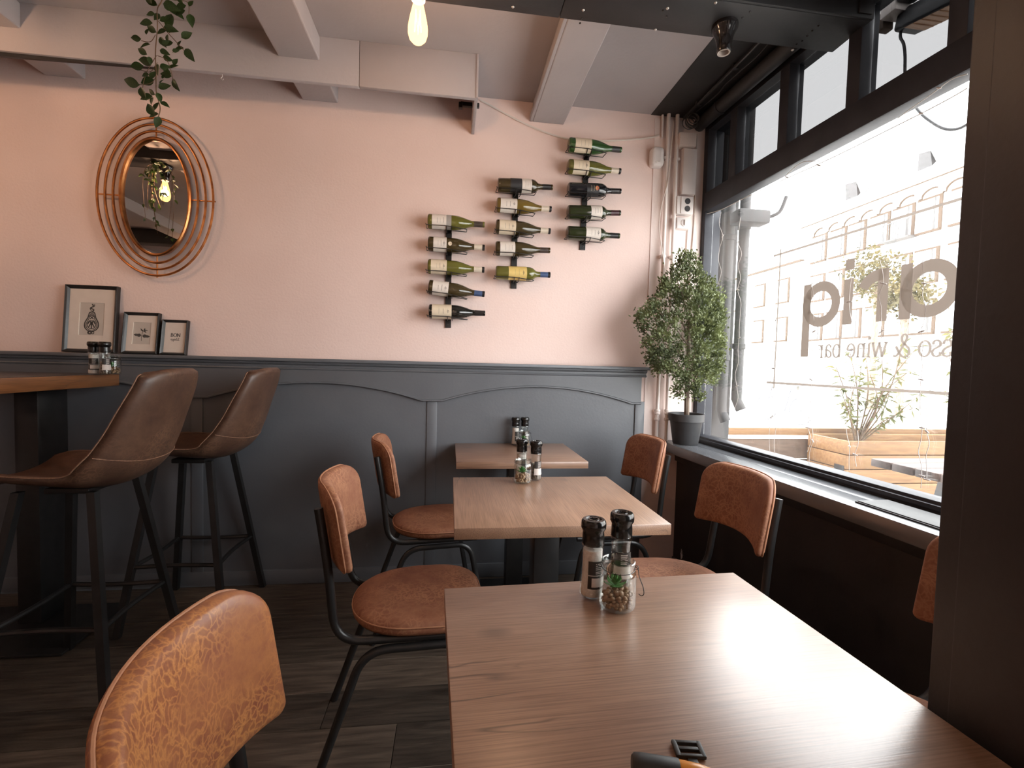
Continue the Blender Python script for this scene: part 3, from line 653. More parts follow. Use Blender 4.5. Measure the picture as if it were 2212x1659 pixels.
# ================================================================== TABLE CONDIMENTS
def make_grinder(kind, label, group):
    t = thing('pepper_grinder' if kind == 'pepper' else 'salt_grinder', label, 'grinder', group=group)
    MB().lathe([(.0001, .002), (.019, .002), (.0225, .004), (.0232, .009), (.0215, .022), (.0198, .045), (.0195, .070), (.0205, .092), (.0215, .101), (.0205, .104)], 24).build('glass_body', 'glass', t, ang=60)
    fillh = .092 if kind == 'salt' else .060
    MB().lathe([(.0001, .005), (.0195, .005), (.0208, .010), (.0196, .022), (.0180, .045), (.0178, min(.07, fillh)), (.0180, fillh), (.0001, fillh+.001)], 20).build('salt_fill' if kind == 'salt' else 'pepper_fill', 'salt' if kind == 'salt' else 'pepper', t, ang=50)
    cap = MB().lathe([(.0001, .101), (.0205, .101), (.0210, .104), (.0208, .120), (.0200, .126), (.0215, .130), (.0236, .133), (.0240, .139), (.0232, .146), (.0205, .1495), (.0150, .150), (.0135, .1475), (.0118, .1475), (.0105, .150), (.0078, .150), (.0068, .146), (.0001, .146)], 28).build('cap', 'cap', t, ang=35)
    def patch(a0, a1, z0, z1, r, mat, name, par):
        vs = []; fs = []; k = 10
        for i in range(k+1):
            a = R(a0+(a1-a0)*i/k)
            for z in (z0, z1):
                rr = r(z) if callable(r) else r
                vs.append((rr*math.sin(a), -rr*math.cos(a), z))
        for i in range(k): fs.append((2*i, 2*i+2, 2*i+3, 2*i+1))
        return MB().add(vs, fs).build(name, mat, par)
    rad = lambda z: (.0196+.0012*((z-.06)/.04)**2)+.0006
    lab = patch(-35, 75, .048, .074, rad, 'blabel', 'label', t)
    patch(-35, 75, .022, .046, lambda z: rad(z)+.0008*(z < .03), 'blabel' if kind == 'salt' else 'wlabel', 'label', t)
    if kind == 'salt':
        patch(-15, 72, .026, .043, lambda z: rad(z)+.0009, 'wlabel', 'label_picture', lab)
    for i, zz in enumerate((.069, .0655, .062, .0585, .054, .051)):
        patch(5, 45-3*(i % 3), zz, zz+.0012, lambda z: rad(z)+.0006, 'wlabel', 'text_line', lab)
    return t
def make_jar(label, group):
    t = thing('succulent_jar', label, 'jar', group=group)
    MB().lathe([(.0001, .0015), (.028, .0015), (.0320, .005), (.0330, .012), (.0330, .062), (.0318, .069), (.0292, .073), (.0292, .078), (.0306, .080), (.0306, .087), (.0285, .088), (.0270, .086), (.0272, .074)], 28).build('glass_jar', 'glass', t, ang=50)
    m = MB(); rnd = random.Random(3)
    for i in range(190):
        a = rnd.uniform(0, 6.28); rr = .0285*math.sqrt(rnd.random()); z = .007+rnd.random()*.030*(1-.25*rr/.03)
        m.ico((rr*math.cos(a)*.93, rr*math.sin(a)*.93, z), rnd.uniform(.0034, .0052), 1, (1, rnd.uniform(.75, 1), rnd.uniform(.7, 1)))
    pb = m.build('pebbles', 'pebble', t, ang=70); pb['kind'] = 'stuff'
    lm = MB()
    pts = [(0, 0, 0), (.3, .22, .1), (.62, .27, .2), (.86, .17, .32), (1, 0, .46)]
    vs = []; fs = []
    for x, wd, h in pts:
        vs += [(x, -wd, h+.05), (x, 0, h-.05), (x, wd, h+.05), (x, 0, h+.10)]
    for i in range(len(pts)-1):
        for k in range(4): fs.append((4*i+k, 4*i+(k+1) % 4, 4*i+4+(k+1) % 4, 4*i+4+k))
    lme = lm.add(vs, fs).mesh('leaf', M['succ'], ang=70)
    for ring, (cnt, s_, tilt, z) in enumerate(((6, .021, 0, .036), (5, .019, -25, .040), (4, .015, -50, .043))):
        for k in range(cnt):
            inst('leaf', lme, t, (-.004, .004, z), (0, R(tilt), 2*math.pi*(k+.4*ring)/cnt), (s_,)*3)
    MB().loop([(.0300*math.cos(a), .0300*math.sin(a), .0745+.0015*math.sin(a)) for a in [2*math.pi*k/32 for k in range(32)]], .0007, 5).build('neck_wire', 'wire', t)
    bl = smooth_path([(.0306, 0, .076), (.036, -.002, .072), (.0375, -.006, .060), (.043, -.012, .045), (.044, -.016, .034), (.040, -.016, .030), (.036, -.012, .031)], 5)
    MB().tube(bl, .0008, 5).build('wire_bail', 'wire', t)
    ey = MB().loop([(.0335+.0035*math.cos(a), -.001, .0745+.0035*math.sin(a)) for a in [2*math.pi*k/12 for k in range(12)]], .0007, 5).mesh('wire_eye', M['wire'])
    inst('wire_eye', ey, t); inst('wire_eye', ey, t, rot=(0, 0, R(170)))
    return t
TZ = .7583
GS, GP, GJ = 'salt grinders', 'pepper grinders', 'succulent jars'
salt = make_grinder('salt', 'salt grinder with black cap on the foreground table', GS)
pep = make_grinder('pepper', 'pepper grinder with black cap on the foreground table', GP)
jar = make_jar('open glass jar of pebbles and green succulent on foreground table', GJ)
q = atz(1276, 1284, TZ); salt.location = (q.x, q.y-.004, TZ); salt.rotation_euler = (0, 0, R(-4))
salt.scale = (1.0, 1.0, 1.0)
q = atz(1337, 1262, TZ); pep.location = (q.x, q.y-.004, TZ); pep.rotation_euler = (0, 0, R(-25))
q = atz(1340, 1322, TZ); jar.location = (q.x, q.y+.018, TZ); jar.rotation_euler = (0, 0, R(-8))
def put(src, px_, py_, dz, label, rz, z=TZ, back=.018, yfix=None):
    c = copy_tree(src); q = atz(px_, py_, z)
    if yfix: q = aty(px_, py_, yfix)
    c.location = (q.x, (yfix or q.y+back), z); c.rotation_euler = (0, 0, R(rz)); c['label'] = label; return c
put(salt, 1128, 1034, 0, 'salt grinder behind the jar on the middle table', 30, back=.026)
put(pep, 1158, 1038, 0, 'pepper grinder beside the jar on the middle table', 10, back=.015)
put(jar, 1132, 1047, 0, 'glass pebble jar on the middle table', -20, back=.034)
put(salt, 1113, 958, 0, 'salt grinder on the rear table close to the wainscot', 20, yfix=2.515)
put(pep, 1133, 955, 0, 'pepper grinder on the rear table beside the salt', -10, yfix=2.525)
put(jar, 1132, 960, 0, 'glass pebble jar on the rear table', -20, yfix=2.452)
ZB = 1.1015
put(salt, 203, 806, 0, 'salt grinder on the high bar table', 10, z=ZB, yfix=2.38)
put(pep, 227, 806, 0, 'pepper grinder on the high bar table', 40, z=ZB, yfix=2.35)
put(jar, 243, 806, 0, 'glass pebble jar on the high bar table', 0, z=ZB, yfix=2.40)

# things lying at the near edge of the foreground table
q = atz(1440, 1652, TZ)
bk = thing('strap_buckle', 'black plastic strap buckle lying on the foreground table', 'buckle', (atz(1487, 1624, TZ).x, atz(1487, 1624, TZ).y, TZ), R(-10))
bk.scale = (.85, .85, .85)
MB().box(-.0165, .0165, -.0135, -.0085, .0005, .006).build('bar', 'rubber', bk, bevel=.0015)
MB().box(-.0165, .0165, .0085, .0135, .0005, .006).build('bar', 'rubber', bk, bevel=.0015)
MB().box(-.0135, .0135, -.002, .003, .001, .0055).build('bar', 'rubber', bk, bevel=.001)
for sx in (-1, 1): MB().box(sx*.0165-.0035, sx*.0165+.0035, -.0135, .0135, .0005, .0062).build('side', 'rubber', bk, bevel=.0018)
MB().box(-.006, .007, -.032, -.010, .0003, .003).build('strap', 'rubber', bk, bevel=.001)
hd = thing('tool_handle', 'black and orange tool handle lying at the table edge', 'handle', (atz(1456, 1690, TZ).x, atz(1456, 1690, TZ).y, TZ+.0123), R(-14))
MB().lathe([(.0001, -.045), (.009, -.0445), (.0115, -.042), (.0122, -.036), (.0120, .004), (.0118, .0045)], 20, ax=(1, 0, 0)).build('grip', 'rubber', hd)
MB().lathe([(.0105, .0045), (.0110, .006), (.0098, .026), (.0070, .040), (.0045, .042), (.0001, .042)], 20, ax=(1, 0, 0)).build('tip', 'orange', hd)
hd.rotation_euler = (0, R(2), R(-14))

# ================================================================== WALL DECORATION
# mirror
mi = thing('wall_mirror', 'oval mirror in concentric copper rings on the pink wall', 'mirror', (-1.452, 2.553, 1.973))
def ell(a, b, n=72, y=0): return [(a*math.cos(2*math.pi*k/n), y, b*math.sin(2*math.pi*k/n)) for k in range(n)]
for a, b in ((.2625, .382), (.2275, .351), (.192, .319)):
    MB().loop(ell(a, b, 80), .0056, 8).build('ring', 'copper', mi)
inner = MB(); vs = []; fs = []; nE = 72
prof = [(.160, .286, .012), (.163, .289, -.008), (.157, .283, -.013), (.150, .276, -.010), (.148, .273, .006)]
for a, b, yy in prof: vs += ell(a, b, nE, yy)
for i in range(len(prof)-1):
    for k in range(nE): fs.append((i*nE+k, i*nE+(k+1) % nE, (i+1)*nE+(k+1) % nE, (i+1)*nE+k))
inner.add(vs, fs).build('inner_frame', 'copper', mi)
MB().add(ell(.1495, .2745, nE, .003)+ell(.1495, .2745, nE, .008), [tuple(range(nE-1, -1, -1)), tuple(range(nE, 2*nE))]+[(k, (k+1) % nE, nE+(k+1) % nE, nE+k) for k in range(nE)]).build('mirror_glass', 'mirror', mi, ang=30)
for dx, dz, a0, a1 in ((1, 0, .160, .270), (-1, 0, .160, .262), (0, 1, .286, .382), (0, -1, .286, .392)):
    MB().tube([(dx*a0, .006, dz*a0), (dx*a1, .006, dz*a1)], .0038, 6).build('spoke', 'copper', mi)
for dx, dz in ((.1, .2), (-.1, .2)):
    MB().tube([(dx, .010, dz), (dx, D-2.553-.0005, dz)], .005, 8).build('wall_stud', 'metal', mi)

# stroke lettering: thick uprights, thin level strokes
def ribbon(m, pts, thick, thin, to3):
    P = [Vector((p[0], p[1])) for p in pts]; L_ = []; Rr = []
    for i, p in enumerate(P):
        t = P[min(i+1, len(P)-1)]-P[max(i-1, 0)]
        if t.length < 1e-9: t = Vector((1, 0))
        t.normalize(); w_ = thin+(thick-thin)*abs(t.y)**1.5; nn = Vector((-t.y, t.x))*w_*.5
        L_.append(to3(*(p+nn))); Rr.append(to3(*(p-nn)))
    n = len(P); m.add(L_+Rr, [(i, i+1, n+i+1, n+i) for i in range(n-1)])
def sp2(pts, sub=6): return [(v.x, v.y) for v in smooth_path([(a, b, 0) for a, b in pts], sub)]
def ell2(cx_, cy_, rx, ry, a0=0, a1=360, n=24): return [(cx_+rx*math.cos(R(a0+(a1-a0)*k/n)), cy_+ry*math.sin(R(a0+(a1-a0)*k/n))) for k in range(n+1)]
def ser(x, y, w_=.16): return [(x-w_, y), (x+w_, y)]
GL = {
 's': (.68, [sp2([(.58, .74), (.52, .93), (.33, 1), (.13, .9), (.10, .7), (.28, .56), (.48, .46), (.60, .28), (.52, .07), (.32, 0), (.12, .08), (.07, .27)])]),
 'o': (.92, [ell2(.45, .5, .38, .5)]),
 'w': (1.30, [[(.08, 1), (.38, 0)], [(.38, 0), (.64, 1)], [(.64, 1), (.92, 0)], [(.92, 0), (1.2, 1)], ser(.1, 1), ser(.64, 1, .12), ser(1.18, 1, .13)]),
 'i': (.44, [[(.22, 0), (.22, 1)], ser(.22, 0), [(.06, 1), (.22, 1)], ell2(.22, 1.36, .07, .07, 0, 360, 10)]),
 'n': (.98, [[(.22, 0), (.22, 1)], [(.06, 1), (.22, 1)], sp2([(.22, .72), (.36, .93), (.56, .97), (.70, .85), (.73, .6), (.73, 0)]), ser(.22, 0), ser(.73, 0)]),
 'e': (.82, [sp2([(.08, .56), (.4, .56), (.72, .56), (.66, .86), (.42, 1), (.17, .85), (.08, .5), (.16, .16), (.42, 0), (.72, .17)])]),
 'b': (.95, [[(.2, 0), (.2, 1.58)], [(.04, 1.58), (.2, 1.58)], ell2(.5, .5, .33, .5, -150, 150)]),
 'a': (.86, [sp2([(.12, .78), (.24, .97), (.45, .99), (.58, .85), (.6, .6), (.6, .18), (.66, .03), (.8, .05)]), sp2([(.6, .6), (.32, .52), (.12, .36), (.12, .12), (.3, 0), (.5, .1), (.6, .28)])]),
 'r': (.72, [[(.22, 0), (.22, 1)], [(.06, 1), (.22, 1)], sp2([(.22, .66), (.34, .9), (.5, 1), (.64, .95)]), ser(.22, 0)]),
 '&': (1.3, [sp2([(1.12, .72), (1.0, .5), (.82, .22), (.55, 0), (.25, .04), (.1, .3), (.2, .6), (.45, .82), (.66, 1.05), (.68, 1.35), (.5, 1.5), (.32, 1.35), (.36, 1.1), (.6, .7), (.88, .25), (1.14, .02), (1.28, .1)])]),
 ' ': (.5, []),
 'B': (1.1, [[(.2, 0), (.2, 1.5)], [(.03, 1.5), (.5, 1.5)], [(.03, 0), (.55, 0)], [(.2, .78), (.5, .78)], ell2(.5, 1.14, .32, .36, -90, 90), ell2(.55, .39, .38, .39, -90, 90)]),
 'O': (1.35, [ell2(.66, .75, .58, .75)]),
 'N': (1.4, [[(.2, 0), (.2, 1.5)], [(.2, 1.5), (1.15, 0)], [(1.15, 0), (1.15, 1.5)], ser(.2, 0, .14), ser(.12, 1.5, .12), ser(1.15, 1.5, .14)]),
}
def write(m, text, to3, thick=.15, thin=.06):
    x = 0
    for ch in text:
        wd, st_ = GL[ch]
        for s_ in st_: ribbon(m, s_, thick, thin, lambda a, b, x=x: to3(a+x, b))
        x += wd
    return x
def text_w(text): return sum(GL[c][0] for c in text)

# window lettering (on the pane, read from the street, so mirrored in here)
NF = .0465
def film(name, polys, mat):
    m = MB(WP)
    for p in polys: m.add([(a, NF, b) for a, b in p], [tuple(range(len(p)))])
    return m.build(name, mat, pane, smooth=False)
def sz(px_, py_): return atw(px_, py_)
def ring_poly(cx_, cz_, r1, r0, a0=0, a1=360, n=40):
    return [[(cx_+r1*math.cos(R(a0+(a1-a0)*k/n)), cz_+r1*math.sin(R(a0+(a1-a0)*k/n))), (cx_+r1*math.cos(R(a0+(a1-a0)*(k+1)/n)), cz_+r1*math.sin(R(a0+(a1-a0)*(k+1)/n))),
             (cx_+r0*math.cos(R(a0+(a1-a0)*(k+1)/n)), cz_+r0*math.sin(R(a0+(a1-a0)*(k+1)/n))), (cx_+r0*math.cos(R(a0+(a1-a0)*k/n)), cz_+r0*math.sin(R(a0+(a1-a0)*k/n)))] for k in range(n)]
def bar(s0, s1, z0, z1): return [[(s0, z0), (s1, z0), (s1, z1), (s0, z1)]]
ZL0, ZL1 = 1.385, 1.572; xh = ZL1-ZL0; rl = xh/2; zc = (ZL0+ZL1)/2; tk = .040
sq, _ = sz(1735, 690); 
def letter(name, polys): return film(name, polys, M['film'])
sS = sq
letter('letter', bar(sS, sS+tk, 1.262, ZL1-.002)+ring_poly(sS+rl*.98, zc, rl, rl-tk))
si, _ = sz(1824, 650); letter('letter', bar(si, si+tk, ZL0, ZL1-.012)+bar(si, si+tk, ZL1+.022, ZL1+.064))
sr, _ = sz(1896, 650); letter('letter', bar(sr, sr+tk, ZL0, ZL1)+ring_poly(sr+.008, ZL1-.094, .097, .055, 75, 152, 16))
sa, _ = sz(1945, 640); letter('letter', bar(sa, sa+tk, ZL0, ZL1)+ring_poly(sa+rl*1.02, zc, rl, rl-tk))
s0_, z0_ = sz(1686, 550); s1_, z1_ = sz(1680, 830)
lt = .0062
film('frame_line', bar(s0_-.04, s0_+1.05, 1.733, 1.733+.010), M['film2'])
film('frame_line', bar(s0_-.045, s0_+1.05, 1.137, 1.137+.010), M['film2'])
film('frame_line', bar(s0_, s0_+.009, 1.118, 1.76), M['film2'])
m = MB(WP); xs = .051; txt = 'sso & wine bar'; st0, _ = sz(1766, 772); xw = xs*.90; tw = text_w(txt)*xw
write(m, txt, lambda a, b: (st0+tw-a*xw, NF, 1.258+b*xs), .20, .10)
m.build('small_lettering', M['film2'], pane, smooth=False)

# picture frames on the ledge
def picture(label, pxl, pxr, pyt, pyb, bw):
    yb = 2.545; zl = 1.1995
    a = aty(pxl, pyb, yb); b = aty(pxr, pyb, yb); top = aty((pxl+pxr)/2, pyt, 2.57)
    w_ = (b.x-a.x); h = top.z-zl+.002
    t = thing('picture_frame', label, 'picture', ((a.x+b.x)/2, yb-.012, zl), 0, 'black picture frames on the ledge')
    lean = math.asin(min(.9, (D-.006-(yb-.012)-.022)/h))
    t.rotation_euler = (-lean, 0, 0); t.location.z = zl+.003
    hw = w_/2
    prof = [(0, .024), (0, .002), (.003, 0), (bw*.55, .004), (bw, .012), (bw, .024)]   # (inset, depth)
    for (c0, c1, d0, d1) in (((-hw, 0), (hw, 0), (1, 1), (-1, 1)), ((hw, 0), (hw, h), (-1, 1), (-1, -1)), ((hw, h), (-hw, h), (-1, -1), (1, -1)), ((-hw, h), (-hw, 0), (1, -1), (1, 1))):
        vs = [(c0[0]+d0[0]*i, dd, c0[1]+d0[1]*i) for i, dd in prof]+[(c1[0]+d1[0]*i, dd, c1[1]+d1[1]*i) for i, dd in prof]
        n = len(prof); MB().add(vs, [(k, (k+1) % n, n+(k+1) % n, n+k) for k in range(n)]+[tuple(range(n)), tuple(range(2*n-1, n-1, -1))]).build('moulding', 'frame', t, smooth=False)
    MB().box(-hw+.004, hw-.004, .017, .022, .004, h-.004).build('backing', 'frame', t, smooth=False)
    return t, hw, h, bw
def mount(t, hw, h, bw, iw, ih, zc_):
    a = hw-bw+.001; b0, b1 = bw-.001, h-bw+.001
    for x0, x1, z0, z1 in ((-a, -iw, b0, b1), (iw, a, b0, b1), (-iw, iw, b0, zc_-ih), (-iw, iw, zc_+ih, b1)):
        MB().box(x0, x1, .0125, .0145, z0, z1).build('mount', 'paper', t, smooth=False)
    pr = MB().box(-iw-.002, iw+.002, .0150, .0160, zc_-ih-.002, zc_+ih+.002).build('print', 'print', t, smooth=False)
    MB().box(-iw, -iw+.0022, .0122, .0149, zc_-ih, zc_+ih).build('bevel', 'pframe', t, smooth=False)
    return pr
INK = .0147
t, hw, h, bw = picture('largest black frame on ledge with grey ornamental flask print', 136, 250, 618, 756, .017)
pr = mount(t, hw, h, bw, .056, .080, h*.50)
zc_ = h*.50; m = MB(); u = .078
to = lambda a, b: (a*u, INK, zc_+b*u)
flask = sp2([(0, .45), (-.14, .40), (-.22, .1), (-.38, -.25), (-.36, -.55), (-.15, -.75), (.15, -.75), (.36, -.55), (.38, -.25), (.22, .1), (.14, .40), (0, .45)])
for pts, a_, b_ in ((flask, .05, .04), ([(x*.78, y*.8-.08) for x, y in flask], .03, .025), (ell2(0, -.35, .24, .26), .035, .03), (sp2([(-.2, -.3), (-.1, -.1), (0, -.35), (.1, -.1), (.2, -.3)]), .05, .04),
                    (sp2([(-.15, -.5), (0, -.25), (.15, -.5)]), .05, .04), (sp2([(-.1, .2), (.1, 0)]), .04, .03), (sp2([(.1, .2), (-.1, 0)]), .04, .03), (ell2(0, .3, .07, .08), .04, .03),
                    (sp2([(0, .45), (.08, .6), (-.1, .7), (.06, .82), (-.02, .95)]), .06, .04), (sp2([(-.04, .5), (-.12, .7), (.1, .8), (.12, .95)]), .03, .02), (ell2(-.08, -.85, .09, .08), .07, .06), (ell2(.1, -.86, .06, .07), .03, .03), ([(0, -.15), (0, -.6)], .05, .05)):
    ribbon(m, pts, a_*1.5, b_*1.5, to)
m.build('flask_drawing', 'ink', pr, smooth=False)
t, hw, h, bw = picture('middle-sized black frame on ledge with leafy sprig print', 263, 340, 676, 760, .014)
pr = mount(t, hw, h, bw, .042, .055, h*.5)
zc_ = h*.5; m = MB(); u = .050
to = lambda a, b: (a*u, INK, zc_+b*u)
ribbon(m, sp2([(.02, -.75), (0, -.3), (.06, .1), (.2, .35)]), .04, .03, to)
def leaf2(cx_, cy_, ang, ln, wd):
    ca, sa_ = math.cos(R(ang)), math.sin(R(ang)); up_ = []; dn = []
    for k in range(9):
        s_ = k/8; wv = wd*math.sin(math.pi*s_**.8)*(1+.25*math.sin(9*s_)); x = ln*s_
        up_.append((cx_+x*ca-wv*sa_, cy_+x*sa_+wv*ca)); dn.append((cx_+x*ca+wv*sa_, cy_+x*sa_-wv*ca))
    m.add([to(*p) for p in up_]+[to(*p) for p in dn], [(k, k+1, 9+k+1, 9+k) for k in range(8)])
leaf2(-.02, -.22, 172, .72, .17); leaf2(.06, -.24, -6, .72, .17)
leaf2(.1, .2, 130, .4, .06); leaf2(.2, .35, 70, .2, .06); leaf2(.2, .35, -10, .35, .06); leaf2(.15, .3, -40, .35, .07); leaf2(.12, .3, 175, .25, .06)
m.build('sprig_drawing', 'ink', pr, smooth=False)
t, hw, h, bw = picture('smallest black frame on ledge reading BON appetit', 346, 402, 692, 763, .012)
pr = MB().box(-hw+bw-.001, hw-bw+.001, .0125, .0145, bw-.001, h-bw+.001).build('print', 'paper', t, smooth=False)
m = MB(); fs_ = .0118; tw = text_w('BON')*fs_
write(m, 'BON', lambda a, b: (-tw/2+.003+a*fs_, .0122, h*.52+b*fs_), .30, .16)
m.build('lettering', 'ink', pr, smooth=False)
m = MB(); fs_ = .0078
scr_ = {'a': [sp2([(.6, .9), (.3, 1), (.05, .6), (.1, .1), (.4, .1), (.6, .6), (.62, .2), (.8, 0), (1, .3)])],
        'p': [sp2([(.2, .9), (.1, 0), (0, -.9)]), sp2([(.15, .5), (.35, .95), (.65, .9), (.65, .3), (.4, .02), (.2, .1), (.6, 0), (1, .3)])],
        'e': [sp2([(0, .3), (.4, .5), (.55, .8), (.35, 1), (.12, .7), (.15, .2), (.45, 0), (.9, .3)])],
        't': [sp2([(.35, 1.8), (.2, .7), (.25, .1), (.5, 0), (.8, .3)]), [(.0, 1.2), (.7, 1.25)]], 'i': [sp2([(.25, 1), (.18, .4), (.3, 0), (.65, .3)]), [(.32, 1.45), (.36, 1.55)]]}
x = -2.6
for ch in 'appetit':
    for s_ in scr_[ch]: ribbon(m, s_, .22, .15, lambda a, b, x=x: ((x+a)*fs_+.002, .0122, h*.415+(b+a*.0)*fs_))
    x += {'a': .85, 'p': .85, 'e': .7, 't': .65, 'i': .5}[ch]
ribbon(m, [(0, 0), (.3, .25)], .13, .07, lambda a, b: (a*fs_-.0005, .0122, h*.415+(b+1.3)*fs_))
m.build('script_lettering', 'ink', pr, smooth=False)

# wine racks and bottles --------------------------------------------------
BYc = 2.522
BG = {'burg': [(.0001, .003), (.030, .001), (.0365, .004), (.0385, .010), (.0388, .130), (.0375, .150), (.0335, .172), (.0265, .196), (.0195, .216), (.0160, .230), (.0148, .245), (.0143, .288), (.0150, .289), (.0150, .297), (.0138, .299), (.0001, .299)],
      'bord': [(.0001, .003), (.030, .001), (.0355, .004), (.0370, .010), (.0372, .178), (.0365, .188), (.0325, .201), (.0250, .211), (.0180, .219), (.0150, .230), (.0143, .245), (.0140, .288), (.0150, .289), (.0150, .297), (.0138, .299), (.0001, .299)]}
def rad_at(kind, h):
    P = BG[kind]
    for (r0, h0), (r1, h1) in zip(P[1:-1], P[2:]):
        if h0 <= h <= h1 and h1 > h0: return r0+(r1-r0)*(h-h0)/(h1-h0)
    if h > .29: return .0142
    return .037
bm_cache = {k: {} for k in BG}
def bottle(label, a_px, b_px, kind, glass, lab, l0, l1, cap, l2=None, art=None, group='wine bottles on the wall racks'):
    a = aty(*a_px, BYc); b = aty(*b_px, BYc); mid = (a+b)/2; d = (b-a).normalized(); ang = math.atan2(d.z, d.x)
    t = thing('wine_bottle', label, 'bottle', mid-d*.150, group=group)
    t.rotation_euler = (0, -ang, 0)
    key = glass
    if key not in bm_cache[kind]: bm_cache[kind][key] = MB().lathe(BG[kind], 28, ax=(1, 0, 0)).mesh('glass', M['bt_'+glass], ang=60)
    inst('glass', bm_cache[kind][key], t)
    def sleeve(h0, h1, a0, a1, e, mat, name, par, hf=None):
        vs = []; fs = []; nh, na = 5, 16
        for i in range(nh+1):
            hh = h0+(h1-h0)*i/nh; r_ = rad_at(kind, hh)+e
            for k in range(na+1):
                g = R(a0+(a1-a0)*k/na); vs.append((hh, -r_*math.cos(g), r_*math.sin(g)))
        for i in range(nh):
            for k in range(na): fs.append((i*(na+1)+k, i*(na+1)+k+1, (i+1)*(na+1)+k+1, (i+1)*(na+1)+k))
        return MB().add(vs, fs).build(name, mat, par)
    capo = sleeve(.243, .2985, 0, 360, .0006, M['cp_'+cap], 'capsule', t)
    if cap in ('blue', 'cream'): sleeve(.286, .2990, 0, 360, .0011, M['cp_black'], 'capsule_end', capo)
    if lab:
        lo = sleeve(l0, l1, -82, 82, .0005, M['lb_'+lab], 'label', t)
        if l2: sleeve(l2[0], l2[1], -82, 82, .0005, M['lb_'+l2[2]], 'second_label', t)
        # printing on the label: rows of small strokes turned along the bottle
        im = MB(); rr = random.Random(hash(label) % 999)
        r_ = rad_at(kind, (l0+l1)/2)+.0009; inkm = 'ink' if lab != 'black' else None
        def onl(u_, v_): g = u_/r_; return (v_, -r_*math.cos(g), r_*math.sin(g))
        span = l1-l0
        for k in range(3):
            v = l0+span*(.35+.22*k); u_ = -.016+rr.uniform(0, .004); ue = .016-rr.uniform(0, .006); hh = rr.uniform(.0008, .0022)
            while u_ < ue:
                wv = rr.uniform(.0012, .0030); im.add([onl(u_, v), onl(u_+wv, v), onl(u_+wv, v+hh), onl(u_, v+hh)], [(0, 1, 2, 3)]); u_ += wv+.0011
        if art: im.loop([onl(.0 + .005*math.cos(g), l0+span*.82+.004*math.sin(g)) for g in [2*math.pi*k/14 for k in range(14)]], .0007, 4)
        if lab != 'black': im.build('label_print', 'ink', lo, smooth=False)
        else: im.build('label_print', 'lb_cream', lo, smooth=False)
    return t
BT = [
 ('olive green bottle with white label and grey band, top of the left rack', (925.7, 478.4), (1045, 485.5), 'burg', 'olive', 'white', .024, .098, 'brown', (.098, .124, 'grey'), 0),
 ('dark bottle with white label and round seal, second on left rack', (926.5, 527), (1045, 535), 'burg', 'brown', 'white', .030, .098, 'cream', None, 1),
 ('olive bottle with white label and cream capsule, middle of left rack', (925.7, 575.8), (1044.6, 583), 'burg', 'olive', 'cream', .018, .100, 'cream', None, 1),
 ('dark tilted bottle with blue capsule, fourth on left rack', (927.3, 620.3), (1045, 635.5), 'burg', 'brown', 'white', .024, .106, 'blue', None, 1),
 ('dark bottle with cream bird label, bottom of the left rack', (925.7, 672.6), (1048.5, 677), 'burg', 'dark', 'cream', .018, .120, 'black', None, 1),
 ('straight dark bottle with black and white label, top of middle rack', (1073, 400), (1195.8, 405), 'bord', 'brown', 'white', .128, .180, 'black', (.066, .128, 'black'), 0),
 ('amber bottle with white script label, second on middle rack', (1073.8, 443), (1189.7, 452), 'burg', 'amber', 'white', .020, .108, 'cream', None, 1),
 ('brown bottle with cream label and cream capsule, centre of middle rack', (1072.4, 490), (1187.3, 499.4), 'burg', 'brown', 'cream', .018, .106, 'cream', None, 1),
 ('embossed brown bottle with slanted white label, fourth on middle rack', (1071, 537), (1187, 541), 'burg', 'brown', 'white', .024, .104, 'brown', None, 0),
 ('olive bottle with yellow label and blue capsule, bottom of middle rack', (1071, 589), (1187.8, 594), 'bord', 'olive', 'yellow', .068, .166, 'blue', None, 1),
 ('bright green bottle with cream label, top of the right rack', (1227.6, 313), (1342.2, 323.8), 'burg', 'green', 'cream', .032, .122, 'black', None, 0),
 ('olive bottle with cream capsule, second on right rack', (1225.8, 360), (1341, 370), 'burg', 'olive', 'cream', .026, .112, 'cream', None, 1),
 ('black bottle with small red emblem, centre of right rack', (1225, 409.5), (1343, 413.4), 'bord', 'black', 'black', .098, .165, 'black', None, 0),
 ('dark green bottle with white label and wine-red capsule, fourth on right rack', (1222.3, 458.3), (1343.8, 460.4), 'bord', 'dkgreen', 'white', .124, .186, 'wine', None, 0),
 ('dark green bottle with white ornament label, bottom of right rack', (1221.8, 502.8), (1341, 510), 'bord', 'dkgreen', 'white', .100, .182, 'black', None, 1),
]
bots = [bottle(*b[:1], *b[1:]) for b in BT]
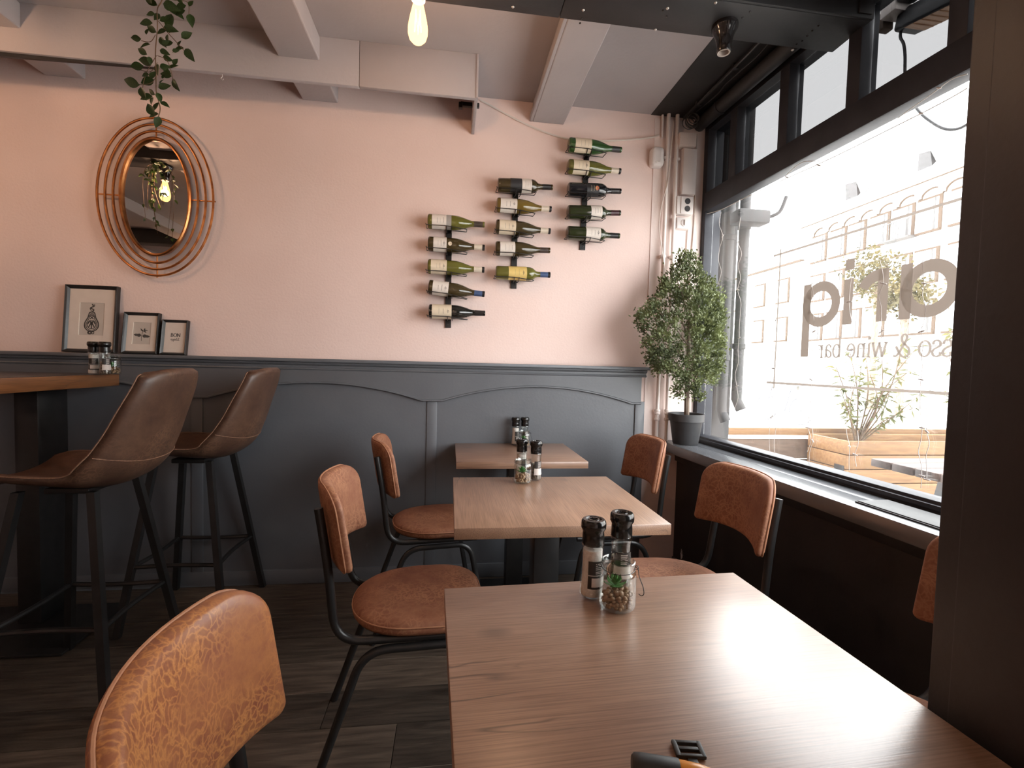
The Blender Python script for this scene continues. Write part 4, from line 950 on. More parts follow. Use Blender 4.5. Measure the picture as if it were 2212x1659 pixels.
# red emblem on the black bottle, seal on the second one
def emblem(t, h0, r_, mat, name):
    pts = [(h0+.010*math.cos(g), -r_*math.cos(.010*math.sin(g)*1.1/r_), r_*math.sin(.010*math.sin(g)*1.1/r_)) for g in [2*math.pi*k/18 for k in range(18)]]
    MB().add(pts, [tuple(range(18))]).build(name, mat, t, smooth=False)
M['red'] = pm('red_emblem', (.45, .05, .03), .6, col2=(.6, .35, .12), nscale=260, lo=.45, hi=.55)
emblem(bots[12], .153, .0385, 'red', 'emblem'); emblem(bots[1], .116, .0397, 'lb_cream', 'seal')
racks = [('left wall rack holding five wine bottles', (970, 475), (968, 708), BT[0:5]), ('middle wall rack holding five wine bottles', (1114, 396), (1109.5, 623.5), BT[5:10]), ('right wall rack holding five wine bottles', (1268, 310), (1258, 540), BT[10:15])]
for lb, pt, pb_, bs in racks:
    a = aty(*pt, D-.006); b = aty(*pb_, D-.006)
    t = thing('wine_rack', lb, 'wine rack', (b.x, D-.001, b.z), group='black wall wine racks')
    dx = (a.x-b.x)
    MB().prism([(-.0155, -.008, 0), (.0155, -.008, 0), (.0155+dx, -.008, a.z-b.z), (-.0155+dx, -.008, a.z-b.z)], (0, .007, 0)).build('strip', 'metal', t, smooth=False)
    inst('screw', scr, t, (0, -.0085, .020), (R(90), 0, 0))
    for bb in bs:
        p = aty(*bb[1], BYc); q = aty(*bb[2], BYc); mid = (p+q)/2; d = (q-p).normalized()
        o = mid-d*.150-Vector((b.x, D-.001, b.z)); dn = Vector((0, 0, 1))
        zf = -.0265; yf = -.036; rw = .0022
        def q3(h, y_, z_): return o+d*h+Vector((0, y_, z_))
        cr = MB()
        cr.tube(fillet([q3(.205, .030, zf-.008), q3(.205, yf+.004, zf-.012), q3(.198, yf, zf-.012), q3(.10, yf, zf), q3(-.004, yf-.002, zf), q3(-.006, .03, zf)], .006, 4), rw, 6)
        cr.tube([q3(.205, .032, zf-.008), q3(-.006, .032, zf)], rw, 6)
        cr.tube([q3(-.004, yf-.002, zf-.002), q3(-.007, yf-.002, zf+.006)], rw, 6)
        for hh in (.10, .125): cr.tube([q3(hh, yf, zf), q3(hh, -.010, zf-.017), q3(hh, .02, zf-.016), q3(hh, D-BYc-.008, zf-.010)], rw, 6)
        cr.build('cradle', 'metal', t)

# pendant-less bulbs and sockets under the beam ---------------------------
def socket_mesh(parent, z0):
    s_ = MB().lathe([(.0001, 0), (.046, 0), (.047, -.006), (.046, -.014), (.038, -.028), (.031, -.045), (.026, -.070), (.025, -.095), (.0225, -.098), (.0185, -.096), (.0180, -.080), (.0001, -.080)], 28).build('socket', 'socket', parent, ang=40)
    MB().lathe([(.0180, -.097), (.0225, -.0985), (.0225, -.0995), (.0175, -.0985), (.0172, -.082), (.0001, -.082)], 20).build('throat', 'socket_in', s_)
    return s_
q = atz(1566, 55, BZ)
t = thing('lamp_holder', 'empty black porcelain lamp holder under the black beam', 'lamp holder', (q.x, q.y, BZ)); socket_mesh(t, BZ)
def bulb_lamp(label, x, y, power, z=BZ):
    t = thing('light_bulb', label, 'lamp', (x, y, z), group='bulbs under the black beam')
    socket_mesh(t, z)
    MB().lathe([(.0130, -.094), (.0140, -.102), (.0165, -.112), (.0220, -.135), (.0285, -.165), (.0320, -.188), (.0318, -.205), (.0270, -.222), (.0170, -.233), (.0001, -.2365)], 28).build('glass_bulb', 'bulb', t)
    fl = []
    for k in range(9): a = 2*math.pi*k/8; fl += [(.010*math.cos(a), .010*math.sin(a), -.135 if k % 2 else -.200)]
    MB().tube(fl, .0011, 5).build('filament', 'filament', t)
    l = bpy.data.lights.new('bulb_light', 'POINT'); l.energy = power; l.color = (1, .60, .36); l.shadow_soft_size = .022
    lo = bpy.data.objects.new('bulb_light', l); COL.objects.link(lo); lo.parent = t; lo.location = (0, 0, -.180)
    return t
q = aty(903, 45, 1.60)
bulb_lamp('glowing filament bulb hanging from the black beam', q.x, 1.60, 6)
bulb_lamp('glowing filament bulb with hanging vine, seen in the mirror', -1.93, 1.62, 10)
bulb_lamp('glowing filament bulb further left under the beam', -3.3, 1.63, 6)

# unseen second beam behind the viewer, added to carry warm fill bulbs
bm2 = sempty('trim_5', 'unseen black boxed beam added behind the viewer for the fill bulbs', 'beam', (0, -.95, BZ))
MB().box(XL+.01, 1.40, 0, .17, 0, .155).build('beam_casing', 'black', bm2, bevel=.003)
for xx, lb in ((-2.9, 'bulb added for fill under the unseen rear beam, leftmost'), (-1.3, 'bulb added for fill under the unseen rear beam, in the middle'), (.3, 'bulb added for fill under the unseen rear beam, rightmost')):
    bulb_lamp('glowing filament '+lb, xx, -.865, 5)

# hanging vine -------------------------------------------------------------
def leaf_mesh(name, mat, wd=.30, fold=.10):
    vs = []; fs = []; n = 6
    for i in range(n+1):
        s_ = i/n; w_ = wd*math.sin(math.pi*s_**.75)*(1 if i < n else 0); z = -.12*s_*s_
        vs += [(s_, -w_, z+fold*w_), (s_, 0, z), (s_, w_, z+fold*w_)]
    for i in range(n):
        fs += [(3*i, 3*i+1, 3*i+4, 3*i+3), (3*i+1, 3*i+2, 3*i+5, 3*i+4)]
    return MB().add(vs, fs).mesh(name, mat, ang=80)
vleaf = leaf_mesh('leaf', M['vine_leaf'], .29, .35)
def vine(label, x, y, ztop, paths, nleaf, seed, pin=()):
    t = thing('hanging_vine', label, 'vine', (x, y, ztop), group='artificial vines on the black beam')
    rr = random.Random(seed)
    for pth, r_ in paths:
        sp_ = smooth_path(pth, 8)
        MB().tube(sp_, r_, 6).build('stem', 'vine_stem', t)
    for k in range(nleaf):
        pth, _ = rr.choice(paths); sp_ = smooth_path(pth, 8); i = rr.randrange(2, len(sp_))
        s_ = rr.uniform(.024, .042)
        inst('leaf', vleaf, t, sp_[i], (rr.uniform(-.8, .8), rr.uniform(-.2, 1.2), rr.uniform(0, 6.28)), (s_, s_, s_))
    return t
vx = aty(342, 130, 1.65).x
def vp(px_, py_, dy=0): q = aty(px_, py_, 1.65+dy); return (q.x-vx, q.y-1.65, q.z-BZ)
main = [(.02, 0, 0), vp(352, -10), vp(340, 20), vp(340, 60), vp(336, 110), vp(337, 160), vp(338, 200), vp(346, 235), vp(338, 262)]
paths = [(main, .0016), ([vp(342, 45), vp(362, 70), vp(385, 95), vp(400, 112)], .001), ([vp(336, 75), vp(325, 90), vp(305, 88)], .001), ([vp(340, 120), vp(360, 130), vp(370, 155), vp(374, 175)], .001),
         ([vp(338, 120), vp(320, 150), vp(312, 170), vp(308, 190)], .001), ([vp(345, -5), vp(375, 0), vp(405, 5), vp(408, 30)], .001), ([vp(338, 165), vp(328, 178), vp(310, 183), vp(290, 180)], .0009), ([vp(340, 135), vp(325, 155), vp(300, 150)], .0009)]
vt = thing('hanging_vine', 'green artificial vine trailing from the beam above the mirror', 'vine', (vx, 1.65, BZ), group='artificial vines on the black beam')
for pth, r_ in paths: MB().tube(smooth_path(pth, 8), r_, 6).build('stem', 'vine_stem', vt)
LV = [(305, 84, 180, 19), (316, 75, 75, 14), (392, 82, 35, 22), (374, 92, 200, 19), (398, 104, 200, 24), (400, 105, -55, 26), (330, 50, 185, 24), (345, 45, 20, 20), (352, 60, -5, 26), (360, 66, -160, 20), (325, 96, 200, 22), (345, 108, -20, 18), (352, 122, -20, 18), (322, 122, -80, 15),
      (330, 135, 175, 26), (310, 142, 190, 24), (341, 138, -95, 21), (365, 148, 30, 18), (374, 140, 60, 15), (345, 145, 10, 18), (352, 148, -30, 16), (371, 165, 170, 22), (373, 170, -65, 24), (333, 172, 200, 26), (325, 170, 60, 18), (302, 184, 165, 30), (303, 188, -70, 24), (342, 190, 20, 22), (345, 182, 60, 12),
      (330, 208, 195, 24), (335, 205, 140, 16), (331, 210, -110, 15), (346, 220, -25, 18), (340, 200, -70, 18), (334, 238, 70, 18), (333, 250, 120, 26), (343, 246, 200, 20), (345, 252, -110, 22), (340, 12, 160, 22), (328, 8, 120, 24), (352, 8, -15, 30), (362, 15, -30, 32), (370, 30, -100, 34), (358, 36, -70, 20), (345, 30, -130, 16),
      (402, 12, 200, 22), (400, 22, -150, 20), (410, 30, -80, 24), (408, 14, 60, 14), (395, 6, 130, 18), (378, 2, 60, 20), (318, 118, 150, 20), (345, 80, -60, 20), (335, 30, 190, 16), (355, -4, 40, 22), (338, 70, 150, 20), (372, 110, 10, 12), (385, 100, 70, 13), (362, 74, -90, 16), (350, 95, 30, 14), (322, 160, 200, 14), (350, 170, 60, 10)]
for px_, py_, an, ln in LV:
    o = vp(px_, py_, random.uniform(-.03, .03)); s_ = ln/F*1.72
    e = Matrix.Rotation(R(random.uniform(55, 125)), 3, 'X')
    # leaf lies roughly across the line of sight, pointing the way it grows
    rot = Matrix.Rotation(R(-an), 3, 'Y') @ e
    inst('leaf', vleaf, vt, o, rot.to_euler(), (s_, s_, s_))
rr = random.Random(5); ps = []
for k in range(9):
    a = rr.uniform(0, 6.28); ps.append(([(0, 0, 0), (.07*math.cos(a), .05*math.sin(a), -.05), (.09*math.cos(a), .06*math.sin(a), -.16), (.06*math.cos(a)+rr.uniform(-.03, .03), .05*math.sin(a), -.26-.25*rr.random())], .0013))
vine('bushy artificial vine wrapped round the left bulb, seen in the mirror', -1.93, 1.69, BZ, ps, 110, 11)
# hook and little spot under the fascia
t = thing('ceiling_hook', 'small white hook under the grey fascia', 'hook', (*aty(480, 160, 2.252)[:2], 2.43))
MB().tube(smooth_path([(0, 0, 0), (0, 0, -.010), (-.006, 0, -.017), (0, 0, -.024), (.006, 0, -.018)], 5), .0014, 6).build('hook_wire', 'plastic', t)
q = aty(1000, 226, 2.50)
t = thing('bracket', 'small black bracket in the shadow behind the fascia end', 'bracket', (q.x, q.y, q.z))
MB().box(-.012, .085, -.010, .010, -.010, .012).build('arm', 'metal', t, bevel=.003)
MB().box(-.022, -.002, -.014, .014, -.022, .008).build('head', 'metal', t, bevel=.004)

# ================================================================== CORNER PIPES AND BOXES
t = None
def vpipe(label, top, bot, zb, r_, collars=True):
    a = aty(*top, D-.03); b = aty(*bot, D-.03)
    t = thing('wall_pipe', label, 'pipe', (b.x, D-.03, zb), group='white pipes in the corner')
    MB().tube([(a.x-b.x, 0, ZC-.004-zb), (0, 0, 0)], r_, 10).build('pipe_run', 'pipe', t)
    if collars:
        for dz in (.115, .150, .165): MB().lathe([(r_, 0), (r_*1.55, .004), (r_*1.55, .014), (r_, .018)], 12, o=(0, 0, dz)).build('collar', 'pipe', t)
    for dz in (1.05, 1.6): MB().box(-.016, .016, -.004, .028, dz, dz+.016).build('clip', 'pipe', t, bevel=.003)
    return t
ZS = .7765
vpipe('left white pipe running up the corner wall', (1445, 243), (1417.5, 946), ZS, .0105)
vpipe('right white pipe running up the corner wall', (1464, 243), (1438.5, 946), ZS, .0105)
q = aty(1432, 258, D-.02)
t = thing('short_pipe', 'short thin white pipe stub beside the corner pipes near ceiling', 'pipe', (q.x, D-.015, q.z-.10)); MB().tube([(0, 0, ZC-.005-(q.z-.10)), (0, 0, 0)], .007, 8).build('pipe_run', 'pipe', t)
def boxat(name, label, cat, px0, px1, py0, py1, depth, mat='plastic', bev=.004):
    a = aty(px0, py0, D-depth); b = aty(px1, py1, D-depth)
    t = thing(name, label, cat, ((a.x+b.x)/2, D-.0045, b.z))
    return t, (b.x-a.x)/2, a.z-b.z
t, hw, hh = boxat('alarm_siren', 'white rounded alarm box on wall beside the pipes', 'alarm', 1409, 1434, 315, 360, .045)
ol = rrect(hw, hh/2, (.022, .022, .020, .020), 6, 0, hh/2)
MB().pillow(ol, [(.02, 0), (.96, 0), (1, .006), (1, .030), (.95, .040), (.82, .045), (.4, .047), (.02, .047)], lambda a, b, tt: (a, -tt, b), (0, hh/2)).build('housing', 'plastic', t, ang=50)
for dx, dz in ((-.012, .020), (-.004, .026), (.006, .024)): MB().ico((dx, -.046, dz), .0035, 1).build('indicator', 'led', t)
t, hw, hh = boxat('junction_box', 'square white junction box above the cable trunking', 'junction box', 1469, 1503, 285, 317, .055)
MB().box(-hw, hw, -.055, 0, 0, hh).build('body', 'pipe', t, bevel=.004); MB().lathe([(.0001, 0), (.004, .001), (.005, .003)], 10, o=(-.008, -.058, hh*.55), ax=(0, 1, 0)).build('screw_cap', 'pipe', t)
t, hw, hh = boxat('cable_trunking', 'white vertical cable trunking above the double socket', 'trunking', 1476, 1502, 318, 422, .035)
MB().box(-hw, hw, -.032, 0, .002, hh-.003).build('body', 'pipe', t, bevel=.003); MB().box(-hw+.004, hw-.004, -.0345, -.032, .004, hh-.005).build('lid', 'plastic', t, bevel=.001)
t, hw, hh = boxat('double_socket', 'white double wall socket with dark round wells', 'socket', 1463, 1496, 423, 464, .045)
MB().box(-hw, hw, -.042, 0, 0, hh).build('housing', 'plastic', t, bevel=.004); MB().box(-hw+.022, hw-.001, -.047, -.042, .002, hh-.002).build('face_plate', 'plastic', t, bevel=.002)
for k in (.30, .72):
    wl = MB().lathe([(.0165, -.0005), (.0165, .002), (.0150, .0018), (.0148, .0008), (.0001, .0008)], 18, o=(.012, -.0470, hh*k), ax=(0, -1, 0)).build('well', 'dark_hole', t)
t, hw, hh = boxat('rotary_switch', 'white rotary switch below the double socket', 'switch', 1464, 1491, 468, 494, .045)
MB().box(-hw, hw, -.036, 0, 0, hh).build('housing', 'plastic', t, bevel=.004)
kb = MB().lathe([(.020, 0), (.020, .003), (.018, .004), (.0001, .004)], 20, o=(.004, -.036, hh/2), ax=(0, -1, 0)).build('dial', 'plastic', t); MB().box(.001, .007, -.048, -.040, hh/2-.016, hh/2+.016).build('lever', 'plastic', kb, bevel=.002)
def cable(name, label, pts, r_, yd, mat='ivory_cable', cat='cable'):
    P = [aty(a, b, D-(c if c else yd)) for a, b, c in [(p+(0,))[:3] for p in pts]]
    o = P[-1]; t = thing(name, label, cat, tuple(o))
    MB().tube(smooth_path([p-o for p in P], 8), r_, 6).build('cable_run', mat, t); return t
cable('wall_cable', 'thick ivory cable sagging along the pink wall above the racks', [(1037, 216), (1060, 228), (1100, 250), (1140, 270), (1190, 290), (1230, 300), (1290, 304), (1340, 303), (1400, 298), (1424, 292)], .0052, .007)
cable('loose_cable', 'thin ivory cable looping down beside the corner pipes', [(1456, 262, .045), (1450, 320, .045), (1443, 390, .045), (1430, 440, .045), (1424, 490, .045), (1430, 540, .045), (1436, 590, .045), (1432, 640, .045)], .0030, .045)
cable('wall_cable', 'straight ivory cable running down beside the window jamb', [(1506, 290), (1504, 340), (1502, 420), (1500, 480), (1494, 560), (1488, 700), (1484, 900)], .0042, .010)
cable('wall_cable', 'short ivory cable dropping from the rotary switch', [(1486, 496), (1484, 530), (1481, 600), (1476, 760)], .0035, .010)
q = aty(1492, 262, 2.50); t = thing('cable_coil', 'coil of grey cable hanging in the corner by ceiling', 'cable', (q.x, 2.50, q.z))
rr = random.Random(2)
for k in range(6):
    cx_, cz_, ra, rb, ph = rr.uniform(-.012, .012), rr.uniform(-.012, .012), rr.uniform(.030, .042), rr.uniform(.026, .042), rr.uniform(-.5, .5)
    MB().loop([(cx_+ra*math.cos(a)*math.cos(ph)-rb*math.sin(a)*math.sin(ph), -.012+.004*k, cz_+ra*math.cos(a)*math.sin(ph)+rb*math.sin(a)*math.cos(ph)) for a in [2*math.pi*i/28 for i in range(28)]], .0026, 6).build('turn', 'pier', t)
MB().tube([(0, 0, .03), (0, .0, ZC-.003-q.z)], .0026, 6).build('hanger', 'pier', t)

# ================================================================== POTTED TREE ON THE SILL
PTX, PTY = 1.318, 2.458
pt = thing('potted_tree', 'small leafy artificial tree in dark grey pot on the sill', 'plant', (PTX, PTY, ZS))
MB().lathe([(.0001, .001), (.066, .001), (.068, .004), (.086, .125), (.088, .128), (.094, .129), (.097, .168), (.094, .170), (.090, .169), (.087, .140), (.0001, .138)], 36).build('pot', 'pot', pt, ang=35)
MB().lathe([(.0001, .1405), (.0865, .1405)], 24).build('soil', 'soil', pt)
def tp(px_, py_, dy=0):
    q = aty(px_, py_, 2.43+dy); return Vector((q.x-PTX, q.y-PTY, q.z-ZS))
MB().tube(smooth_path([(.003, 0, .135), tp(1484, 850), tp(1485, 800), tp(1488, 740), tp(1488, 660), tp(1485, 590), tp(1482, 560)], 5), [.0155-.0135*min(1, k/30) for k in range(31)], 8).build('trunk', 'bark', pt)
ends = [(1395, 700), (1420, 740), (1440, 640), (1405, 660), (1550, 700), (1565, 660), (1540, 770), (1520, 640), (1450, 760), (1530, 600), (1460, 600), (1465, 850), (1505, 845), (1500, 770)]
brs = []
for k, (ex, ey) in enumerate(ends):
    b0 = tp(1486, min(845, ey+85)); e = tp(ex, ey, random.uniform(-.10, .05)); mid = (b0+e)/2+Vector((0, 0, .02))
    brs.append((b0, mid, e)); MB().tube(smooth_path([b0, mid, e], 5), [.005-.0035*i/10 for i in range(11)], 6).build('branch', 'bark', pt)
# crown outline measured per height: (py, px left, px right)
crown = [(548, 1470, 1500), (575, 1458, 1512), (610, 1430, 1540), (640, 1425, 1565), (665, 1385, 1580), (690, 1372, 1582), (720, 1380, 1580), (750, 1388, 1576), (780, 1400, 1572), (805, 1425, 1560), (825, 1440, 1540)]
fo = MB(); rr = random.Random(9)
def put_leaf(mb, c, d, up_, ln, wd):
    d = d.normalized(); s_ = d.cross(up_); 
    if s_.length < 1e-4: s_ = d.cross(Vector((1, 0, 0)))
    s_.normalize(); n_ = s_.cross(d)
    mb.add([c, c+d*ln*.45+s_*wd+n_*wd*.3, c+d*ln, c+d*ln*.45-s_*wd+n_*wd*.3], [(0, 1, 2), (0, 2, 3)])
centers = []
for k in range(330):
    while True:
        i = rr.randrange(len(crown)-1); f_ = rr.random()
        py_ = crown[i][0]+(crown[i+1][0]-crown[i][0])*f_; l_ = crown[i][1]+(crown[i+1][1]-crown[i][1])*f_; r_ = crown[i][2]+(crown[i+1][2]-crown[i][2])*f_
        if rr.random() < (r_-l_)/210: break
    u_ = rr.uniform(-1, 1); u_ = math.copysign(abs(u_)**.8, u_)
    px_ = (l_+r_)/2+u_*(r_-l_)/2*.97; dep = (r_-l_)/F*2.4/2*math.sqrt(max(0, 1-u_*u_*.9))*.8
    dy = rr.uniform(-dep, min(dep, .10))-.02
    centers.append(tp(px_, py_, dy))
for px_, py_ in ((1468, 850), (1478, 835), (1500, 845), (1505, 830), (1512, 855), (1463, 838)): centers += [tp(px_, py_, -.03)]*2
trunkc = Vector((0, -.03, .5))
for c_0 in centers:
    out_ = (c_0-trunkc); out_.z *= .5; out_ = out_.normalized()+Vector((0, 0, .5))
    for k in range(44):
        d = (out_+Vector((rr.gauss(0, .8), rr.gauss(0, .8), rr.gauss(0, .7))))
        c1 = c_0+Vector((rr.gauss(0, .016), rr.gauss(0, .016), rr.gauss(0, .016)))
        c1.y = min(c1.y, D-PTY-.03); c1.x = min(c1.x, WX-PTX+.02)
        put_leaf(fo, c1, d, Vector((rr.gauss(0, 1), rr.gauss(0, 1), rr.gauss(0, 1))), rr.uniform(.013, .021), rr.uniform(.0042, .0065))
fob = fo.build('foliage', 'box_leaf', pt, smooth=False); fob['kind'] = 'stuff'
# black slim folder on the sill, round vent low on the wall
a_, b_ = atw(1952, 1108, -.12)[0], 0
t = thing('menu_folder', 'thin black folder lying on the window sill near the post', 'folder', tuple(WP((1.42, -.12, ZS))), WA)
fl = lambda v: WP(v)-WP((1.42, -.12, ZS))
MB(fl).box(1.235, 1.62, -.165, -.040, ZS, ZS+.004).build('cover', 'rubber', t, bevel=.001)
for o_ in t.children: pass
t.rotation_euler = (0, 0, 0)
MB(fl).box(1.24, 1.61, -.160, -.044, ZS+.0042, ZS+.007).build('sheets', 'rubber', t, bevel=.001)
q = None
r_ = ray(1472, 1196); o_ = Vector((WX, D, 0))+wn*-.091; tt = (o_-CAMP).dot(wn)/r_.dot(wn); q = CAMP+r_*tt
t = thing('wall_vent', 'small pale scallop-shaped vent low on the dark wall', 'vent', tuple(q))
for k in range(7):
    a = R(-75+25*k)
    MB().tube([(-.003, 0, 0), (-.004, -.022*math.cos(a), .030*math.sin(a))], .0022, 6).build('rib', 'plastic', t)
MB().lathe([(.0001, .005), (.006, .004), (.007, 0)], 12, ax=(-1, 0, 0)).build('boss', 'plastic', t)

# ================================================================== FAIRY LIGHTS ON THE WINDOW
fy = thing('fairy_lights', 'string of clear fairy lights draped over the shop window', 'string lights', tuple(WP((.05, -.01, 2.08))))
fo_ = WP((.05, -.01, 2.08))
def fpx(px_, py_, n=-.016): s_, z_ = atw(px_, py_, n); return WP((s_, n, z_))-fo_
run = [(1527, 462), (1560, 452), (1600, 432), (1650, 408), (1700, 385), (1760, 358), (1820, 330), (1880, 300), (1940, 270), (2000, 240), (2060, 208), (2090, 190)]
MB().tube(smooth_path([fpx(*p) for p in run], 6), .0020, 6).build('wire', 'fairy', fy)
MB().tube(smooth_path([fpx(*p, n=-.02) for p in ((1690, 388), (1730, 352), (1780, 345), (1850, 310), (1900, 285), (1960, 240), (2010, 205), (2055, 172), (2090, 160))], 6), .0014, 6).build('wire', 'fairy', fy)
blb = MB().lathe([(.0001, -.012), (.0022, -.010), (.0026, 0), (.0022, .010), (.0001, .012)], 8).mesh('bulb', M['fairy'])
rr = random.Random(21)
drops = [(1530, 465, 880), (1558, 458, 640), (1600, 470, 930), (1672, 640, 985), (1757, 560, 1000), (1840, 600, 1030), (1905, 560, 800), (1998, 560, 1060), (2005, 880, 1058), (1850, 930, 1030), (1752, 900, 1008), (1675, 850, 982)]
for px_, y0_, y1_ in drops:
    P = []; yy = y0_; x_ = px_
    while yy < y1_:
        P.append(fpx(x_+rr.uniform(-5, 5), yy, .038)); yy += 26; x_ -= .6
    if len(P) > 2:
        MB().tube(smooth_path(P, 4), .0011, 5).build('wire', 'fairy', fy)
        for k in range(2, len(P), 4): inst('bulb', blb, fy, P[k], (rr.uniform(.6, 2.2), rr.uniform(0, 6), 0))
for px_, py_ in ((1700, 383), (1768, 357), (1990, 245), (2028, 190)): inst('bulb', blb, fy, fpx(px_, py_, -.02), (.9, .6, rr.random()*6))

# ================================================================== OUTSIDE
GZ = -.12
struct(MB().box(1.6, 60, -40, 90, GZ-.1, GZ).build('floor_street', 'street', smooth=False))
# pier beside the window with two downpipes
pr_ = struct(MB().box(1.548, 1.70, 2.645, 3.05, GZ, 4.2).build('wall_pier', 'pier', bevel=.006))
t = thing('downpipe', 'grey downpipe outside left edge of the window', 'pipe', (1.605, 2.585, .95), group='downpipes outside the window')
MB().tube([(0, 0, 3.0), (0, 0, 0), (.02, -.02, -.06)], .030, 14).build('pipe_run', 'pier', t)
for dz in (.3, 1.0): MB().lathe([(.031, 0), (.036, .004), (.036, .03), (.031, .034)], 14, o=(0, 0, dz)).build('collar', 'pier', t)
t2 = copy_tree(t); t2.location = (1.70, 2.585, 1.02); t2['label'] = 'second grey downpipe standing further from the glass'
t = thing('street_lamp_arm', 'dark wall lamp fitting outside above the downpipes', 'lamp', (1.66, 2.485, 2.06))
MB().box(-.09, .10, -.05, .05, -.04, .035).build('body', 'pier', t, bevel=.012)
MB().tube(smooth_path([(.09, 0, .0), (.16, -.03, .03), (.20, -.03, .12)], 5), .010, 8).build('arm', 'pier', t)

# terrace: planter boxes, barrier, picnic table
def planks(t, n, x0, x1, y0, y1, z0, z1, mat, axis='z', gap=.006):
    hh = (z1-z0)/n if axis == 'z' else (y1-y0)/n
    for k in range(n):
        if axis == 'z': MB().box(x0, x1, y0, y1, z0+k*hh, z0+(k+1)*hh-gap).build('plank', mat, t, bevel=.004)
        else: MB().box(x0, x1, y0+k*hh, y0+(k+1)*hh-gap, z0, z1).build('plank', mat, t, bevel=.004)
t = thing('terrace_barrier', 'low wooden barrier with a pale top rail across the terrace', 'barrier', (1.95, 3.62, GZ))
MB().box(0, 6.0, -.03, .05, .775, .835).build('top_rail', 'planter', t, bevel=.004)
planks(t, 4, .02, 6.0, 0, .022, .05, .745, 'weathered')
for xx in (.0, 1.4, 2.8, 4.2): MB().box(xx, xx+.06, .022, .06, 0, .775).build('post', 'weathered', t, bevel=.003)
pb = thing('planter_box', 'pine plank planter box on the terrace outside window', 'planter', (3.05, 3.18, GZ))
planks(pb, 7, 0, 3.2, 0, .028, .02, .80, 'planter')
for k in range(7): MB().box(-.026, 0, .0, .40, .02+k*.1114, .02+(k+1)*.1114-.006).build('plank', 'planter', pb, bevel=.004)
planks(pb, 7, 0, 3.2, .372, .40, .02, .80, 'planter')
MB().box(.002, 3.19, .03, .37, .68, .72).build('soil', 'soil', pb, smooth=False)
MB().box(-.030, -.027, .02, .11, .50, .60).build('hinge', 'metal', pb, bevel=.001)
t = thing('picnic_table', 'dark brown picnic table outside the window near the post', 'table', (2.85, 2.06, GZ))
for k in range(4):
    MB().box(-.50, 1.1, -.24+k*.125, -.24+k*.125+.117, .80, .842).build('slat', 'picnic', t, bevel=.005)
MB().box(-.20, -.14, -.22, .24, .745, .799).build('batten', 'picnic', t, bevel=.004)
for sy in (-1, 1): MB().prism([(-.13, sy*.30, 0), (-.05, sy*.30, 0), (-.05, sy*.14, .79), (-.13, sy*.14, .79)], (0, sy*.04, 0)).build('leg', 'metal', t, smooth=False)
for sy in (-1, 1): MB().box(-.45, 1.1, sy*.52-.11, sy*.52+.11, .40, .44).build('bench_board', 'planter', t, bevel=.005)
MB().box(-.13, -.06, -.6, .6, .34, .40).build('bench_beam', 'planter', t, bevel=.004)

def shrub(label, base, tips, nl, seed, ln=(.06, .11), mat='out_leaf'):
    t = thing('shrub', label, 'shrub', tuple(base), group='shrubs in the planter')
    rr = random.Random(seed); lf = MB()
    for tip in tips:
        tip = Vector(tip)-base; mid = tip*.5+Vector((rr.uniform(-.08, .08), rr.uniform(-.06, .06), .04))
        sp_ = smooth_path([(0, 0, 0), mid, tip], 8); MB().tube(sp_, [.007-.005*i/(len(sp_)-1) for i in range(len(sp_))], 6).build('stem', 'stem', t)
        for k in range(nl):
            p = sp_[rr.randrange(6, len(sp_))]; d = Vector((rr.gauss(0, 1), rr.gauss(0, .7), rr.gauss(-.15, .4)))
            put_leaf(lf, p, d, Vector((rr.gauss(0, .4), rr.gauss(0, .4), 1)), rr.uniform(*ln), rr.uniform(.008, .014))
    f_ = lf.build('leaves', mat, t, smooth=False); f_['kind'] = 'stuff'; return t
SY = 3.38
bp_ = aty(1850, 948, SY); bp_.z = GZ+.72
tips = [aty(px_, py_, SY+random.uniform(-.12, .12)) for px_, py_ in ((1815, 840), (1805, 790), (1835, 760), (1870, 765), (1905, 770), (1950, 740), (1985, 745), (1965, 800), (1990, 850), (1975, 880), (1925, 830), (1880, 810), (1830, 900), (1900, 900), (1850, 820), (1820, 870), (1860, 790))]
shrub('slender yellow-green shrub growing from the planter outside', bp_, tips, 26, 4)
bp2 = aty(2085, 948, SY); bp2.z = GZ+.72
tips = [aty(px_, py_, SY+random.uniform(-.1, .1)) for px_, py_ in ((2060, 690), (2050, 760), (2040, 850), (2055, 720), (2070, 640), (2065, 800), (2100, 700), (2090, 800))]
shrub('second shrub in the planter, half hidden by the dark post', bp2, tips, 26, 6)

# patio heater over the transom
hp = atx(1962, 45, 1.86)
t = thing('patio_heater', 'black infrared heater hanging outside the upper window panes', 'heater', (1.86, hp.y, hp.z))
h0 = Vector((1.86, hp.y, hp.z))
e1 = atx(2110, -30, 1.86)-h0; dl = e1.normalized(); e1 = dl*.62
prof = rrect(.055, .045, (.04, .04, .012, .012), 5)
sd = Vector((1, 0, 0)); un = dl.cross(sd).normalized()
if un.z < 0: un = -un
MB().prism([sd*a+un*b for a, b in prof], e1).build('housing', 'heater', t, ang=50)
for k in range(14): MB().tube([dl*(.08+.035*k)+sd*-.045-un*.0465, dl*(.08+.035*k)+sd*.045-un*.0465], .0022, 5).build('grille_bar', 'heat_tube', t)
MB().prism([dl*.04+sd*-.048-un*.0455, dl*.04+sd*.048-un*.0455, dl*.6+sd*.048-un*.0455, dl*.6+sd*-.048-un*.0455], un*.001).build('reflector', 'heat_tube', t, smooth=False)
def hx(px_, py_): return atx(px_, py_, 1.83)-h0
